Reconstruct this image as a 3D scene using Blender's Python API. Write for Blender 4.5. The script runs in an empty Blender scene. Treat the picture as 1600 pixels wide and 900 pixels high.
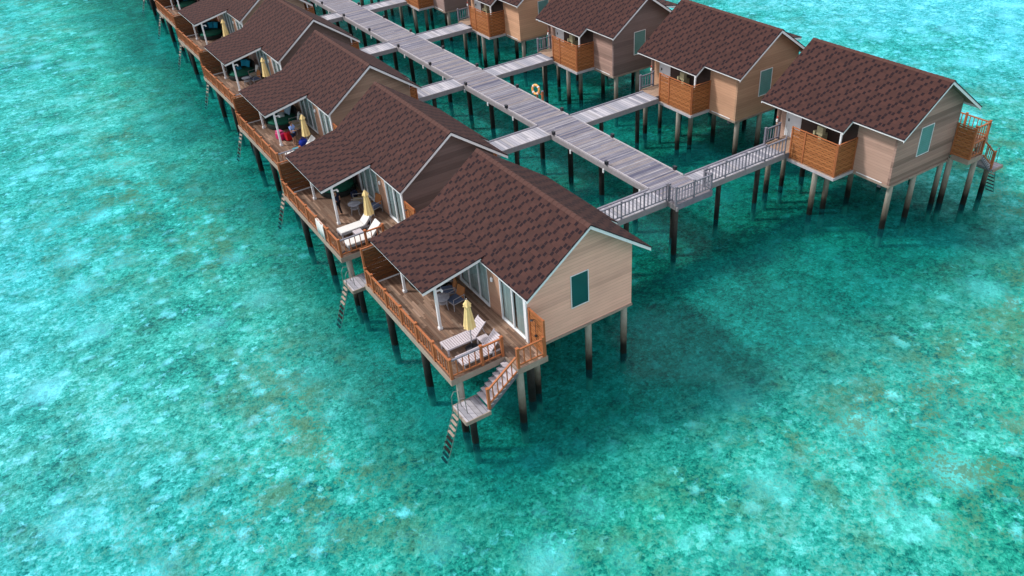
import bpy, bmesh, math, random
from mathutils import Vector, Matrix
R_ = math.radians
S = bpy.context.scene
COL = S.collection
rnd = random.Random(7)

# ------------------------------------------------------------------ camera
PITCH, YAW, ROLL = R_(34.957), R_(-29.073), R_(-4.92)
CAMLOC = Vector((-24.731, -20.634, 20.0))
fwd = Vector((-math.sin(YAW)*math.cos(PITCH), math.cos(YAW)*math.cos(PITCH), -math.sin(PITCH)))
rt = Vector((math.cos(YAW), math.sin(YAW), 0)); up = rt.cross(fwd)
rt2 = rt*math.cos(ROLL) + up*math.sin(ROLL); up2 = -rt*math.sin(ROLL) + up*math.cos(ROLL)
cd = bpy.data.cameras.new('camera'); cam = bpy.data.objects.new('camera', cd); COL.objects.link(cam)
cd.sensor_width = 36; cd.lens = 36*1287.95/1600; cd.clip_start = .1; cd.clip_end = 2000
m = Matrix((rt2, up2, -fwd)).transposed().to_4x4(); m.translation = CAMLOC
cam.matrix_world = m
S.camera = cam

# ------------------------------------------------------------------ light
to_sun = Vector((-1.0, .70, 1.45)).normalized()
elev = math.asin(to_sun.z); az = math.atan2(to_sun.x, to_sun.y)
w = bpy.data.worlds.new('World'); S.world = w; w.use_nodes = True
nt = w.node_tree; bg = nt.nodes['Background']
sky = nt.nodes.new('ShaderNodeTexSky'); sky.sky_type = 'NISHITA'; sky.sun_disc = False
sky.sun_elevation = elev; sky.sun_rotation = az; sky.air_density = .8; sky.dust_density = 5.0; sky.ozone_density = .8
# white cloud mix added over the blue sky for a whiter fill
tcw = nt.nodes.new('ShaderNodeTexCoord'); nz = nt.nodes.new('ShaderNodeTexNoise'); nz.inputs['Scale'].default_value = 2.2; nz.inputs['Detail'].default_value = 4
nt.links.new(tcw.outputs['Generated'], nz.inputs['Vector'])
cr = nt.nodes.new('ShaderNodeValToRGB'); cr.color_ramp.elements[0].position = .30; cr.color_ramp.elements[0].color = (.45, .45, .45, 1)
cr.color_ramp.elements[1].position = .65; cr.color_ramp.elements[1].color = (.9, .9, .9, 1); nt.links.new(nz.outputs[0], cr.inputs[0])
mxw = nt.nodes.new('ShaderNodeMix'); mxw.data_type = 'RGBA'; nt.links.new(cr.outputs[0], mxw.inputs[0]); nt.links.new(sky.outputs[0], mxw.inputs[6])
mxw.inputs[7].default_value = (5.6, 5.45, 5.6, 1)
nt.links.new(mxw.outputs[2], bg.inputs[0]); bg.inputs[1].default_value = .15
ld = bpy.data.lights.new('sun', 'SUN'); ld.energy = 2.3; ld.angle = R_(6.0); ld.color = (1, .955, .90)
sun = bpy.data.objects.new('sun', ld); COL.objects.link(sun)
sun.rotation_euler = to_sun.to_track_quat('Z', 'Y').to_euler()
S.view_settings.view_transform = 'Standard'; S.view_settings.look = 'None'
S.view_settings.exposure = .68; S.view_settings.gamma = 1

# ------------------------------------------------------------------ node helpers
class X:
    """a socket one can calculate with"""
    nt = None
    def __init__(s, k): s.k = k
    @staticmethod
    def m(op, *a):
        n = X.nt.nodes.new('ShaderNodeMath'); n.operation = op
        for i, v in enumerate(a):
            if isinstance(v, X): X.nt.links.new(v.k, n.inputs[i])
            else: n.inputs[i].default_value = v
        return X(n.outputs[0])
    def __add__(s, o): return X.m('ADD', s, o)
    __radd__ = __add__
    def __sub__(s, o): return X.m('SUBTRACT', s, o)
    def __rsub__(s, o): return X.m('SUBTRACT', o, s)
    def __mul__(s, o): return X.m('MULTIPLY', s, o)
    __rmul__ = __mul__
    def __truediv__(s, o): return X.m('DIVIDE', s, o)
    def floor(s): return X.m('FLOOR', s)
    def fr(s): return X.m('FRACT', s)
    def lt(s, o): return X.m('LESS_THAN', s, o)
    def gt(s, o): return X.m('GREATER_THAN', s, o)
    def mx(s, o): return X.m('MAXIMUM', s, o)
    def mn(s, o): return X.m('MINIMUM', s, o)
    def abs(s): return X.m('ABSOLUTE', s)
def setin(n, name, v):
    if isinstance(v, X): X.nt.links.new(v.k, n.inputs[name])
    elif isinstance(v, (tuple, list)) and len(v) == 3 and n.inputs[name].type == 'RGBA': n.inputs[name].default_value = (*v, 1)
    else: n.inputs[name].default_value = v
def sep(v):
    n = X.nt.nodes.new('ShaderNodeSeparateXYZ'); X.nt.links.new(v.k, n.inputs[0]); return [X(o) for o in n.outputs]
def comb(x, y, z=0.0):
    n = X.nt.nodes.new('ShaderNodeCombineXYZ')
    for i, v in enumerate((x, y, z)):
        if isinstance(v, X): X.nt.links.new(v.k, n.inputs[i])
        else: n.inputs[i].default_value = v
    return X(n.outputs[0])
def texco(kind): n = X.nt.nodes.new('ShaderNodeTexCoord'); return X(n.outputs[kind])
def position(): n = X.nt.nodes.new('ShaderNodeNewGeometry'); return X(n.outputs['Position'])
def noise(v, scale, detail=2.0, rough=.5, dist=0.0):
    n = X.nt.nodes.new('ShaderNodeTexNoise'); X.nt.links.new(v.k, n.inputs['Vector'])
    n.inputs['Scale'].default_value = scale; n.inputs['Detail'].default_value = detail
    n.inputs['Roughness'].default_value = rough; n.inputs['Distortion'].default_value = dist
    return X(n.outputs[0])
def voro(v, scale, feat='F1', out='Distance'):
    n = X.nt.nodes.new('ShaderNodeTexVoronoi'); n.feature = feat; X.nt.links.new(v.k, n.inputs['Vector'])
    n.inputs['Scale'].default_value = scale; return X(n.outputs[out])
def white(v):
    n = X.nt.nodes.new('ShaderNodeTexWhiteNoise'); n.noise_dimensions = '3D'; X.nt.links.new(v.k, n.inputs['Vector']); return X(n.outputs['Value'])
def ramp(f, *stops, interp='LINEAR'):
    n = X.nt.nodes.new('ShaderNodeValToRGB'); n.color_ramp.interpolation = interp
    e = n.color_ramp.elements
    while len(e) < len(stops): e.new(.5)
    for i, (p, c) in enumerate(stops):
        e[i].position = p; e[i].color = (*c, 1) if isinstance(c, (tuple, list)) else (c, c, c, 1)
    X.nt.links.new(f.k, n.inputs[0]); return X(n.outputs[0])
def mix(f, a, b, mode='MIX'):
    n = X.nt.nodes.new('ShaderNodeMix'); n.data_type = 'RGBA'; n.blend_type = mode
    for i, v in ((0, f), (6, a), (7, b)):
        if isinstance(v, X): X.nt.links.new(v.k, n.inputs[i])
        elif i == 0: n.inputs[0].default_value = v
        else: n.inputs[i].default_value = (*v, 1) if len(v) == 3 else v
    return X(n.outputs[2])
def scale_col(c, f): return mix(1.0, c, comb(f, f, f), 'MULTIPLY')
def bump(h, strength=.3, dist=.02):
    n = X.nt.nodes.new('ShaderNodeBump'); X.nt.links.new(h.k, n.inputs['Height'])
    n.inputs['Strength'].default_value = strength; n.inputs['Distance'].default_value = dist; return X(n.outputs[0])
def mat(name, build, rough=.7, **kw):
    if rough >= .55 and 'Specular_IOR_Level' not in kw: kw['Specular_IOR_Level'] = .18
    mt = bpy.data.materials.new(name); mt.use_nodes = True; X.nt = mt.node_tree
    b = mt.node_tree.nodes['Principled BSDF']
    b.inputs['Roughness'].default_value = rough
    r = build() if callable(build) else build
    nrm = None
    if isinstance(r, tuple) and len(r) == 2: r, nrm = r
    if name not in ('timber_cladding',):
        if isinstance(r, X): r = scale_col(r, .84)
        else: r = tuple(q*.84 for q in r)
    setin(b, 'Base Color', r)
    if nrm is not None: X.nt.links.new(nrm.k, b.inputs['Normal'])
    for k, v in kw.items(): setin(b, k.replace('_', ' '), v)
    return mt

# ------------------------------------------------------------------ materials
def f_shingle():
    y, v, _ = sep(texco('UV'))
    vr = v/.175; r = vr.floor(); par = X.m('PINGPONG', r, 1.0); p = (v/.35).floor()
    sh = white(comb(p, 3.3, 1.1))
    pm = X.m('PINGPONG', p, 1.0)
    t = ((y + pm*.36 + sh*.12)/1.2).fr()
    lone = ((t-.06).abs()).lt(.056).mx(((t-.46).abs()).lt(.056)).mx(((t-.62).abs()).lt(.056))
    t2 = ((y + pm*.2 + sh*.12 + .1)/.6).fr()
    single = ((t2-.3).abs()).lt(.12)
    dark = lone*(1-par) + single*par
    inrow = vr.fr(); dark = dark*inrow.gt(.06)*inrow.lt(.96)
    tile = white(comb((y/.3+p*.37).floor(), r, 0.0))
    base = ramp(tile, (0, (.045, .0212, .0192)), (.5, (.052, .0240, .0215)), (1, (.060, .0270, .0235)))
    g = noise(position(), 9, 4, .7); g2 = noise(position(), .6, 2)
    base = scale_col(base, g*.35 + .74 + g2*.2)
    vj = ((y + pm*.55)/1.2).fr().lt(.014)
    hj = (v/.35).fr().lt(.055)
    base = mix(hj.mx(vj)*.38, base, (.045, .016, .014))
    tabc = mix(white(comb((y/.1).floor(), r, 4.0)), (.008, .005, .009), (.016, .008, .011))
    c = mix(dark*.93, base, tabc)
    h = hj*-1.0 + dark*.4 + g*.3
    return c, bump(h, .5, .02)
M = {}
M['shingle'] = mat('roof_shingles', f_shingle, .9, Specular_IOR_Level=.15)
M['shingle_edge'] = mat('shingle_edge', lambda: scale_col(mix(.0, (.03, .02, .028), (0, 0, 0)), noise(position(), 6)*.6+.7), .8)
M['ridge'] = mat('ridge_shingles', lambda: (scale_col(mix(0.0, (.072, .034, .029), (0, 0, 0)), noise(position(), 5, 3)*.5+.75)), .85)
def f_white(): return scale_col(mix(noise(position(), 2.5, 3), (.84, .86, .90), (.70, .72, .76)), noise(position(), 14, 2)*.2+.9)
M['white'] = mat('painted_white', f_white, .5)
M['soffit'] = mat('soffit_boards', lambda: scale_col(mix(0.0, (.30, .21, .16), (0, 0, 0)), noise(position(), 3, 3)*.4+.8), .8)
def planks(across, along, wd, ln, tones, gap=.05, grain=.35, wet=0.0, coord='Object', tint=None):
    def f():
        c = sep(texco(coord) if coord != 'pos' else position())
        a, l = c[across], c[along]
        i = (a/wd).floor(); off = white(comb(i, 7.7, 0.0))
        j = (l/ln + off*3.0).floor()
        rv = white(comb(i, j, 2.0))
        n_ = len(tones)
        base = ramp(rv, *[(k/(n_-1), t) for k, t in enumerate(tones)])
        P = position()
        px, py, pz = sep(P)
        gvec = [None]*3; cc = [c[0], c[1], c[2]]
        for q in range(3): gvec[q] = cc[q]*(1.2 if q == along else 14.0)
        g = noise(comb(*gvec), 1.0, 3, .6)
        base = scale_col(base, g*2*grain + (1-grain))
        st = noise(P, .9, 3, .6)
        base = scale_col(base, st*.3 + .85)
        if wet:
            big = noise(P, .45, 2, .5)
            wm = (rv*.5 + big).gt(1.0-wet)
            base = mix(wm*.55, base, (.045, .022, .014))
        if tint: base = mix(1.0, base, tint(), 'MULTIPLY')
        fr = (a/wd).fr(); gp = fr.lt(gap)
        jr = (l/ln + off*3.0).fr().lt(.012 if ln < 5 else -1.0)
        gm = gp.mx(jr)
        col = mix(gm*.75, base, (.02, .012, .01))
        return col, bump(gm*-1.0 + g*.2, .4, .015)
    return f
M['deck'] = mat('terrace_planks', planks(0, 1, .105, 1.9, [(.17, .10, .07), (.27, .175, .125), (.34, .235, .18), (.22, .13, .09), (.42, .31, .24)], .06, .35, wet=.30), .6)
M['boardwalk'] = mat('boardwalk_planks', planks(1, 0, .115, 9.0, [(.09, .095, .15), (.19, .19, .24), (.30, .29, .32), (.13, .135, .19), (.27, .24, .24), (.17, .175, .235)], .16, .6), .75)
M['jetty'] = mat('jetty_planks', planks(0, 1, .20, 9.0, [(.20, .205, .25), (.34, .34, .39), (.47, .46, .50), (.25, .26, .31), (.34, .33, .35)], .08, .3), .75)
M['entry'] = mat('entry_planks', planks(1, 0, .12, 5.0, [(.28, .19, .14), (.38, .27, .20), (.33, .22, .17)], .06, .3), .7)
def objcol():
    n = X.nt.nodes.new('ShaderNodeObjectInfo'); return X(n.outputs['Color'])
def f_clad(across_axis):
    def f():
        c = sep(texco('Object')); z = c[2]; l = c[across_axis]
        i = (z/.145).floor(); loc = X.nt.nodes.new('ShaderNodeObjectInfo'); rr = X(loc.outputs['Random'])
        rv = white(comb(i, rr*10.0, 5.0)); rv2 = white(comb((i/2.0).floor(), rr*7.0, 1.0))
        gv = [c[0]*.7, c[1]*.7, z*9.0]
        g = noise(comb(*gv), 1.3, 4, .65)
        al = X(loc.outputs['Alpha'])
        f1 = rv*.25*al + rv2.gt(.72)*(-.32)*al + g*.34 + .86 - al*.12
        base = scale_col(objcol(), f1)
        base = scale_col(base, noise(position(), .7, 2)*.25+.87)
        gp = (z/.145).fr().lt(.07)
        return mix(gp*.36, base, (.07, .045, .035)), bump(gp*-1.0+g*.25, .3, .01)
    return f
M['clad'] = mat('timber_cladding', f_clad(0), .75)
def f_brown(base, dark, s=1.0):
    def f():
        c = sep(texco('Object'))
        g = noise(comb(c[0]*6.0, c[1]*6.0, c[2]*6.0), 1.0, 4, .65)
        st = noise(position(), 1.6, 2)
        return scale_col(mix(g, dark, base), st*.4+.8)
    return f
M['rail'] = mat('stained_timber', f_brown((.46, .165, .07), (.27, .09, .036)), .6)
M['railgrey'] = mat('grey_timber', f_brown((.25, .25, .30), (.13, .13, .165)), .7)
def f_screen(q=1.0):
    c = sep(texco('Object')); z = c[2]; h = c[0]+c[1]
    row = (z/.115).floor(); rv = white(comb(row, 3.0, 0.0))
    fr = (z/.115).fr()
    hh = (h*1.0/.36 + X.m('PINGPONG', row, 1.0)*.5).fr()
    gap = fr.lt(.22) * ((hh-.5).abs()).lt(.22)
    base = ramp(rv, (0, (.27, .10, .037)), (.5, (.35, .132, .048)), (1, (.41, .160, .060)))
    g = noise(comb(c[0]*4.0, c[1]*4.0, z*18.0), 1.0, 3)
    base = scale_col(base, g*.3+.85)
    base = mix(fr.lt(.09)*.6, base, (.09, .03, .012))
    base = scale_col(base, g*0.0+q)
    return mix(gap*.85, base, (.035, .012, .006)), bump(gap*-1.0 + g*.2, .6, .02)
M['screen'] = mat('woven_timber', f_screen, .6)
M['screenshade'] = mat('shade_toned_woven_timber', lambda: f_screen(.42), .6)  # same screen timber, with the shade on its visible face put into the colour
def f_pile():
    P = position(); z = sep(P)[2]
    n = noise(P, 3, 3, .6); n2 = noise(comb(sep(P)[0]*5.0, sep(P)[1]*5.0, z*1.0), 2.0, 4, .7)
    t = z + n*.5
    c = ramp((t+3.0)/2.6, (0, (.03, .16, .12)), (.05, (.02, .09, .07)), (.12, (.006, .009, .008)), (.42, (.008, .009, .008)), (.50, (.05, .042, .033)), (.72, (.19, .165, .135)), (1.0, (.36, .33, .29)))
    return scale_col(c, n2*1.0+.45)
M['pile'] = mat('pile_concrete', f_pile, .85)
def f_piled():
    P = position(); z = sep(P)[2]
    n = noise(P, 3, 3, .6); n2 = noise(P, 6, 3, .7)
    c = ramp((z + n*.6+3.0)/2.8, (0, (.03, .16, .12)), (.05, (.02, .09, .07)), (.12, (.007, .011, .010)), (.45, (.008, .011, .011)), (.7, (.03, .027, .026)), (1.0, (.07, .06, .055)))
    return scale_col(c, n2*1.0+.5)
M['piledark'] = mat('pile_weathered', f_piled, .85)
M['beam'] = mat('edge_boards', f_brown((.38, .31, .26), (.22, .175, .145)), .75)
M['beamdark'] = mat('under_beams', f_brown((.20, .19, .22), (.10, .095, .115)), .8)
M['beamgrey'] = mat('grey_side_beams', f_brown((.34, .32, .34), (.19, .18, .20)), .8)
M['kerb'] = mat('kerb_boards', f_brown((.50, .48, .51), (.34, .32, .36)), .7)
M['dark'] = mat('dark_metal', (.012, .014, .022), .4)
M['steel'] = mat('steel_tube', (.30, .31, .30), .35, Metallic=.8)
M['room'] = mat('room_lining', (.10, .075, .06), .8)
def f_curt():
    return scale_col(mix(noise(position(), 1.4, 2), (.62, .72, .74), (.80, .86, .86)), noise(comb(sep(position())[1]*30.0, 0.0, 0.0), 1.0, 2)*.9+.5)
M['curtain'] = mat('curtain_cloth', f_curt, .9)
def glass_mat(name, tint, fac):
    mt = bpy.data.materials.new(name); mt.use_nodes = True; n = mt.node_tree; n.nodes.clear()
    o = n.nodes.new('ShaderNodeOutputMaterial'); mx = n.nodes.new('ShaderNodeMixShader')
    tr = n.nodes.new('ShaderNodeBsdfTransparent'); tr.inputs[0].default_value = (*tint, 1)
    gl = n.nodes.new('ShaderNodeBsdfGlossy'); gl.inputs['Roughness'].default_value = .05
    lw0 = n.nodes.new('ShaderNodeLayerWeight'); lw = n.nodes.new('ShaderNodeMath'); lw.operation = 'POWER'; lw.inputs[1].default_value = 4
    n.links.new(lw0.outputs['Facing'], lw.inputs[0])
    ad = n.nodes.new('ShaderNodeMath'); ad.operation = 'ADD'; ad.inputs[1].default_value = fac
    n.links.new(lw.outputs[0], ad.inputs[0]); n.links.new(ad.outputs[0], mx.inputs[0])
    n.links.new(tr.outputs[0], mx.inputs[1]); n.links.new(gl.outputs[0], mx.inputs[2]); n.links.new(mx.outputs[0], o.inputs[0])
    return mt
M['glass'] = glass_mat('clear_glass', (.80, .88, .88), .10)
M['tint'] = mat('tinted_glass', lambda: mix(noise(position(), 1.3, 2), (.004, .055, .062), (.012, .085, .092)), .12)
M['blind'] = mat('blind_glass', lambda: scale_col(mix((sep(position())[2]/.11).fr().lt(.2)*.5, (.10, .27, .27), (.05, .15, .16)), noise(position(), 2)*.5+.75), .3)
M['door'] = mat('door_paint', lambda: scale_col(mix(0.0, (.78, .80, .84), (0, 0, 0)), noise(position(), 2)*.2+.9), .45)
def cloth(n, a, b=None, sc=8.0, ro=.9):
    b = b or tuple(x*.75 for x in a)
    M[n] = mat(n, lambda: (mix(noise(position(), sc, 3), a, b), bump(noise(position(), 9, 3), .4, .03)), ro)
cloth('cream', (.80, .62, .30), (.72, .52, .22), 5)
cloth('cushion_white', (.66, .66, .65), (.56, .56, .56), 4)
cloth('green_cloth', (.012, .13, .085), (.008, .08, .055))
cloth('teal_cloth', (.01, .27, .42), (.008, .18, .30))
cloth('darkteal', (.006, .055, .09)); cloth('lightblue', (.24, .36, .46)); cloth('peach', (.55, .28, .17)); cloth('paleblue', (.40, .50, .52))
cloth('charcoal', (.02, .025, .024)); cloth('bluegrey', (.10, .14, .24)); cloth('wicker', (.40, .17, .065), (.22, .09, .035), 30)
cloth('palewicker', (.42, .36, .25), (.30, .24, .16), 30)
cloth('pink', (.62, .02, .16), (.45, .01, .11), 3, .45); cloth('hotpink', (.75, .12, .30)); cloth('red', (.50, .012, .015))
cloth('royal', (.01, .03, .30)); cloth('shirt', (.28, .42, .80), (.22, .34, .70)); cloth('navy', (.012, .022, .06)); cloth('blackcloth', (.012, .012, .018))
cloth('skin', (.42, .24, .16), (.38, .21, .14)); cloth('hair', (.09, .05, .03), (.05, .03, .02), 30); cloth('towel_turq', (.01, .30, .38))
M['weathered'] = mat('weathered_slats', f_brown((.60, .55, .59), (.36, .33, .37)), .75)
M['greymetal'] = mat('grey_frame', (.32, .32, .35), .5)
M['tabletop'] = mat('glass_top', lambda: mix(noise(position(), 12, 3), (.42, .44, .50), (.22, .24, .30)), .2)
M['orange'] = mat('buoy_orange', lambda: scale_col(mix(0.0, (.80, .36, .09), (0, 0, 0)), noise(position(), 8)*.4+.8), .5)
M['cream_plastic'] = mat('cream_plastic', (.48, .45, .28), .5)
M['red_plastic'] = mat('red_plastic', (.5, .04, .03), .5)

# ------------------------------------------------------------------ mesh helpers
class MB:
    def __init__(s, f=None): s.v = []; s.f = []; s.uv = {}; s.t = f or (lambda p: p); s.mi = []
    def add(s, pts, faces, uvs=None, mi=0):
        o = len(s.v); s.v += [tuple(s.t(p)) for p in pts]
        for k, fc in enumerate(faces):
            if uvs is not None: s.uv[len(s.f)] = [uvs[i] for i in fc] if not isinstance(uvs, dict) else uvs[k]
            s.f.append([o+i for i in fc]); s.mi.append(mi)
        return s
    def box(s, x0, x1, y0, y1, z0, z1):
        return s.add([(x0, y0, z0), (x1, y0, z0), (x1, y1, z0), (x0, y1, z0), (x0, y0, z1), (x1, y0, z1), (x1, y1, z1), (x0, y1, z1)],
                     [(0, 3, 2, 1), (4, 5, 6, 7), (0, 1, 5, 4), (1, 2, 6, 5), (2, 3, 7, 6), (3, 0, 4, 7)])
    def beam(s, p, q, wd, ht, upv=(0, 0, 1)):
        p, q = Vector(p), Vector(q); d = (q-p).normalized(); a = d.cross(Vector(upv))
        if a.length < 1e-4: a = d.cross(Vector((1, 0, 0)))
        a.normalize(); b = a.cross(d).normalized(); a = a*wd/2; b = b*ht/2
        return s.add([p-a-b, p+a-b, p+a+b, p-a+b, q-a-b, q+a-b, q+a+b, q-a+b],
                     [(0, 3, 2, 1), (4, 5, 6, 7), (0, 1, 5, 4), (1, 2, 6, 5), (2, 3, 7, 6), (3, 0, 4, 7)])
    def tube(s, pts, rs, n=8, cap=True):
        pts = [Vector(p) for p in pts]
        if not isinstance(rs, (list, tuple)): rs = [rs]*len(pts)
        V = []; F = []
        for i, p in enumerate(pts):
            d = (pts[min(i+1, len(pts)-1)]-pts[max(i-1, 0)]).normalized()
            a = d.cross(Vector((0, 0, 1)))
            if a.length < 1e-3: a = Vector((1, 0, 0))
            a.normalize(); b = d.cross(a)
            for k in range(n):
                t = 2*math.pi*k/n; V.append(p + (a*math.cos(t)+b*math.sin(t))*rs[i])
        for i in range(len(pts)-1):
            for k in range(n):
                k2 = (k+1) % n; F.append((i*n+k, i*n+k2, (i+1)*n+k2, (i+1)*n+k))
        if cap: F.append(tuple(range(n-1, -1, -1))); F.append(tuple((len(pts)-1)*n+k for k in range(n)))
        return s.add(V, F)
    def lathe(s, prof, c=(0, 0, 0), n=20, fr=None):
        V = []; F = []
        for (r, z) in prof:
            for k in range(n):
                t = 2*math.pi*k/n; q = r*(fr(k, n, z) if fr else 1); V.append((c[0]+q*math.cos(t), c[1]+q*math.sin(t), c[2]+z))
        L = len(prof)
        for i in range(L-1):
            for k in range(n):
                k2 = (k+1) % n; F.append((i*n+k, i*n+k2, (i+1)*n+k2, (i+1)*n+k))
        F.append(tuple(range(n-1, -1, -1))); F.append(tuple((L-1)*n+k for k in range(n)))
        return s.add(V, F)
    def build(s, name, material, parent=None, smooth=False, color=None):
        me = bpy.data.meshes.new(name); me.from_pydata(s.v, [], s.f); me.update()
        if s.uv:
            ul = me.uv_layers.new(name='UVMap')
            for p in me.polygons:
                if p.index in s.uv:
                    for li, uvc in zip(p.loop_indices, s.uv[p.index]): ul.data[li].uv = uvc
        mats = material if isinstance(material, (list, tuple)) else [material]
        for mm in mats: me.materials.append(M[mm])
        if len(mats) > 1:
            for p, k in zip(me.polygons, s.mi): p.material_index = k
        bm = bmesh.new(); bm.from_mesh(me); bmesh.ops.recalc_face_normals(bm, faces=bm.faces[:]); bm.to_mesh(me); bm.free()
        if smooth:
            for p in me.polygons: p.use_smooth = True
            me.set_sharp_from_angle(angle=R_(40))
        o = bpy.data.objects.new(name, me); COL.objects.link(o)
        if parent: o.parent = parent
        if color: o.color = color
        return o
def empty(name, loc=(0, 0, 0), rz=0):
    o = bpy.data.objects.new(name, None); COL.objects.link(o); o.location = loc; o.rotation_euler = (0, 0, rz); o.empty_display_size = .3; return o
def tag(o, label=None, cat=None, group=None, kind=None):
    for k, v in (('label', label), ('category', cat), ('group', group), ('kind', kind)):
        if v: o[k] = v
    return o
def copy_tree(o, parent=None, skip=None):
    c = o.copy(); COL.objects.link(c); c.parent = parent
    for ch in list(o.children):
        if skip and skip(ch): continue
        copy_tree(ch, c, skip)
    return c

# ------------------------------------------------------------------ placement of the villas (metres, degrees)
VX = dict(L1=0, L2=-.103, L3=.66, L4=1.294, L5=1.986, L6=2.5, L7=3.05, L8=3.7, R1=.827, R2=.718, R3=-.145, R4=-.847, R5=-1.479, R6=-2.15)
VY = dict(L1=0, L2=10.401, L3=21.137, L4=31.613, L5=42.325, L6=52.75, L7=63.1, L8=73.5, R1=-.028, R2=10.101, R3=20.227, R4=30.535, R5=41.078, R6=51.5)
VT = dict(L1=.21, L2=.49, L3=.431, L4=1.13, L5=.98, L6=.3, L7=.5, L8=.5, R1=.184, R2=-.389, R3=-.56, R4=-.316, R5=-1.158, R6=-.8)
UC, YC = 11.3, 4.5
def sgn(k): return -1 if k[0] == 'L' else 1
def wor(k, u, y, z):
    s = sgn(k); t = R_(VT[k]); a, b = s*(u-UC), y-YC
    return Vector((s*UC+VX[k]+math.cos(t)*a-math.sin(t)*b, VY[k]+YC+math.sin(t)*a+math.cos(t)*b, z))
ZW = -2.6      # water level
ZD = .25       # terrace floor

# ------------------------------------------------------------------ water, sea bed
def grid_sheet(name, z, material, size=420, c=(0, 40)):
    b = MB(); h = size/2
    b.add([(c[0]-h, c[1]-h, z), (c[0]+h, c[1]-h, z), (c[0]+h, c[1]+h, z), (c[0]-h, c[1]+h, z)], [(0, 1, 2, 3)])
    return b.build(name, material)
def f_seabed():
    P = position()
    x, y, z = sep(P)
    n1 = noise(P, .085, 3, .55, .4)           # broad zones
    n2 = noise(P, 1.0, 3, .55)            # patches
    n3 = noise(P, 4.2, 3, .6)            # clumps
    n4 = noise(P, 15.0, 2, .7)                # rubble
    def cells(sc):
        n = X.nt.nodes.new('ShaderNodeTexVoronoi'); n.feature = 'SMOOTH_F1'; n.inputs['Smoothness'].default_value = .15
        wv = comb(x + n3*.3, y + n4*.12, 0.0); X.nt.links.new(wv.k, n.inputs['Vector']); n.inputs['Scale'].default_value = sc
        return sep(X(n.outputs['Color']))[0]
    c1 = cells(10.5); c2 = cells(4.6)
    # darker bed around both villa rows: their shade and deeper water put into colour
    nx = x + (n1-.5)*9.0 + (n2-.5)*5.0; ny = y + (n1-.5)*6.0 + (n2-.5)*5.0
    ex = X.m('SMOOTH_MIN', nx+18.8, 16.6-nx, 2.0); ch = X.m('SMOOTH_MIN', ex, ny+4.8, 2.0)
    ch_shade = ramp(ch/5.0+.3, (.0, 0.0), (1.0, 1.0))
    flat = ramp((x + (n1-.5)*30.0 + 60.0)/60.0, (.35, 1.0), (.75, 0.0)).mx(ramp((x - (n1-.5)*30.0)/60.0, (.30, 0.0), (.60, .9)))       # paler sand flats on both outer sides
    # round sandy patches of different sizes, with ragged rims
    def patches(sc, off, r0, r1, keep):
        n = X.nt.nodes.new('ShaderNodeTexVoronoi'); n.feature = 'F1'
        q = comb(x+off+(n3-.5)*1.1, y+(n2-.5)*1.2+(n4-.5)*.3, 0.0); X.nt.links.new(q.k, n.inputs['Vector']); n.inputs['Scale'].default_value = sc
        rnd_ = sep(X(n.outputs['Color']))[0]
        return ramp(X(n.outputs['Distance']) + (n4-.5)*.25 + (n3-.5)*.3, (r0, 1.0), (r1, 0.0)) * rnd_.gt(keep) * rnd_
    sand = patches(.95, 0.0, .10, .38, .50).mx(patches(2.1, 13.0, .10, .36, .45)).mx(patches(.36, 21.0, .05, .46, .70)*.8)
    n5 = noise(comb(x-40.0, y+11.0, z), .34, 2, .5)
    t = (n5-.5)*.36 + n1*.42 + n2*.38 + n3*.36 + n4*.42 + (c1-.5)*.22 + (c2-.5)*.15 - .31 - ch_shade*.05 + flat*.05
    c = ramp(t, (.22, (.008, .09, .08)), (.35, (.03, .23, .185)), (.46, (.085, .38, .31)), (.57, (.18, .52, .45)), (.66, (.38, .71, .67)), (.76, (.64, .86, .86)))
    green = ramp(n1, (.42, 1.0), (.58, 0.0)); c = mix(green*.6, c, mix(1.0, c, (.85, .98, .74), 'MULTIPLY'))
    c = mix(sand*(.74+(n4-.5)*.8+(c1-.5)*.3)*(1-ch_shade*.5)*1.3, c, (.62, .90, .92))
    br = noise(comb(x+31.0, y+7.0, z), .62, 3, .6)
    brz = ramp(noise(comb(x+5.0, y+60.0, z), .06, 1), (.42, .45), (.58, 1.0))
    brm = ramp(br*.60+n4*.24+c1*.16, (.485, 0.0), (.57, .9))*brz
    c = mix(1.0, c, mix(flat, (1.0, .97, .92), (1.65, 1.12, 1.50)), 'MULTIPLY')
    c = mix(brm*(1-ch_shade)*(1-flat*.97)*1.0, c, (.36, .165, .045))
    rocks = ramp(voro(comb(x+50.0, y, z), .55), (.0, 1.0), (.035, .9), (.06, 0.0))
    c = mix(rocks*n3, c, (.02, .03, .03))
    c = mix(1.0, c, mix(ch_shade, (1, 1, 1), (.08, .40, .38)), 'MULTIPLY')
    return c, bump(n3+n4*.6, .8, .15)
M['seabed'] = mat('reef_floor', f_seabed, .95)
tag(grid_sheet('seabed', -3.7, 'seabed'), kind='structure')
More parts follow.
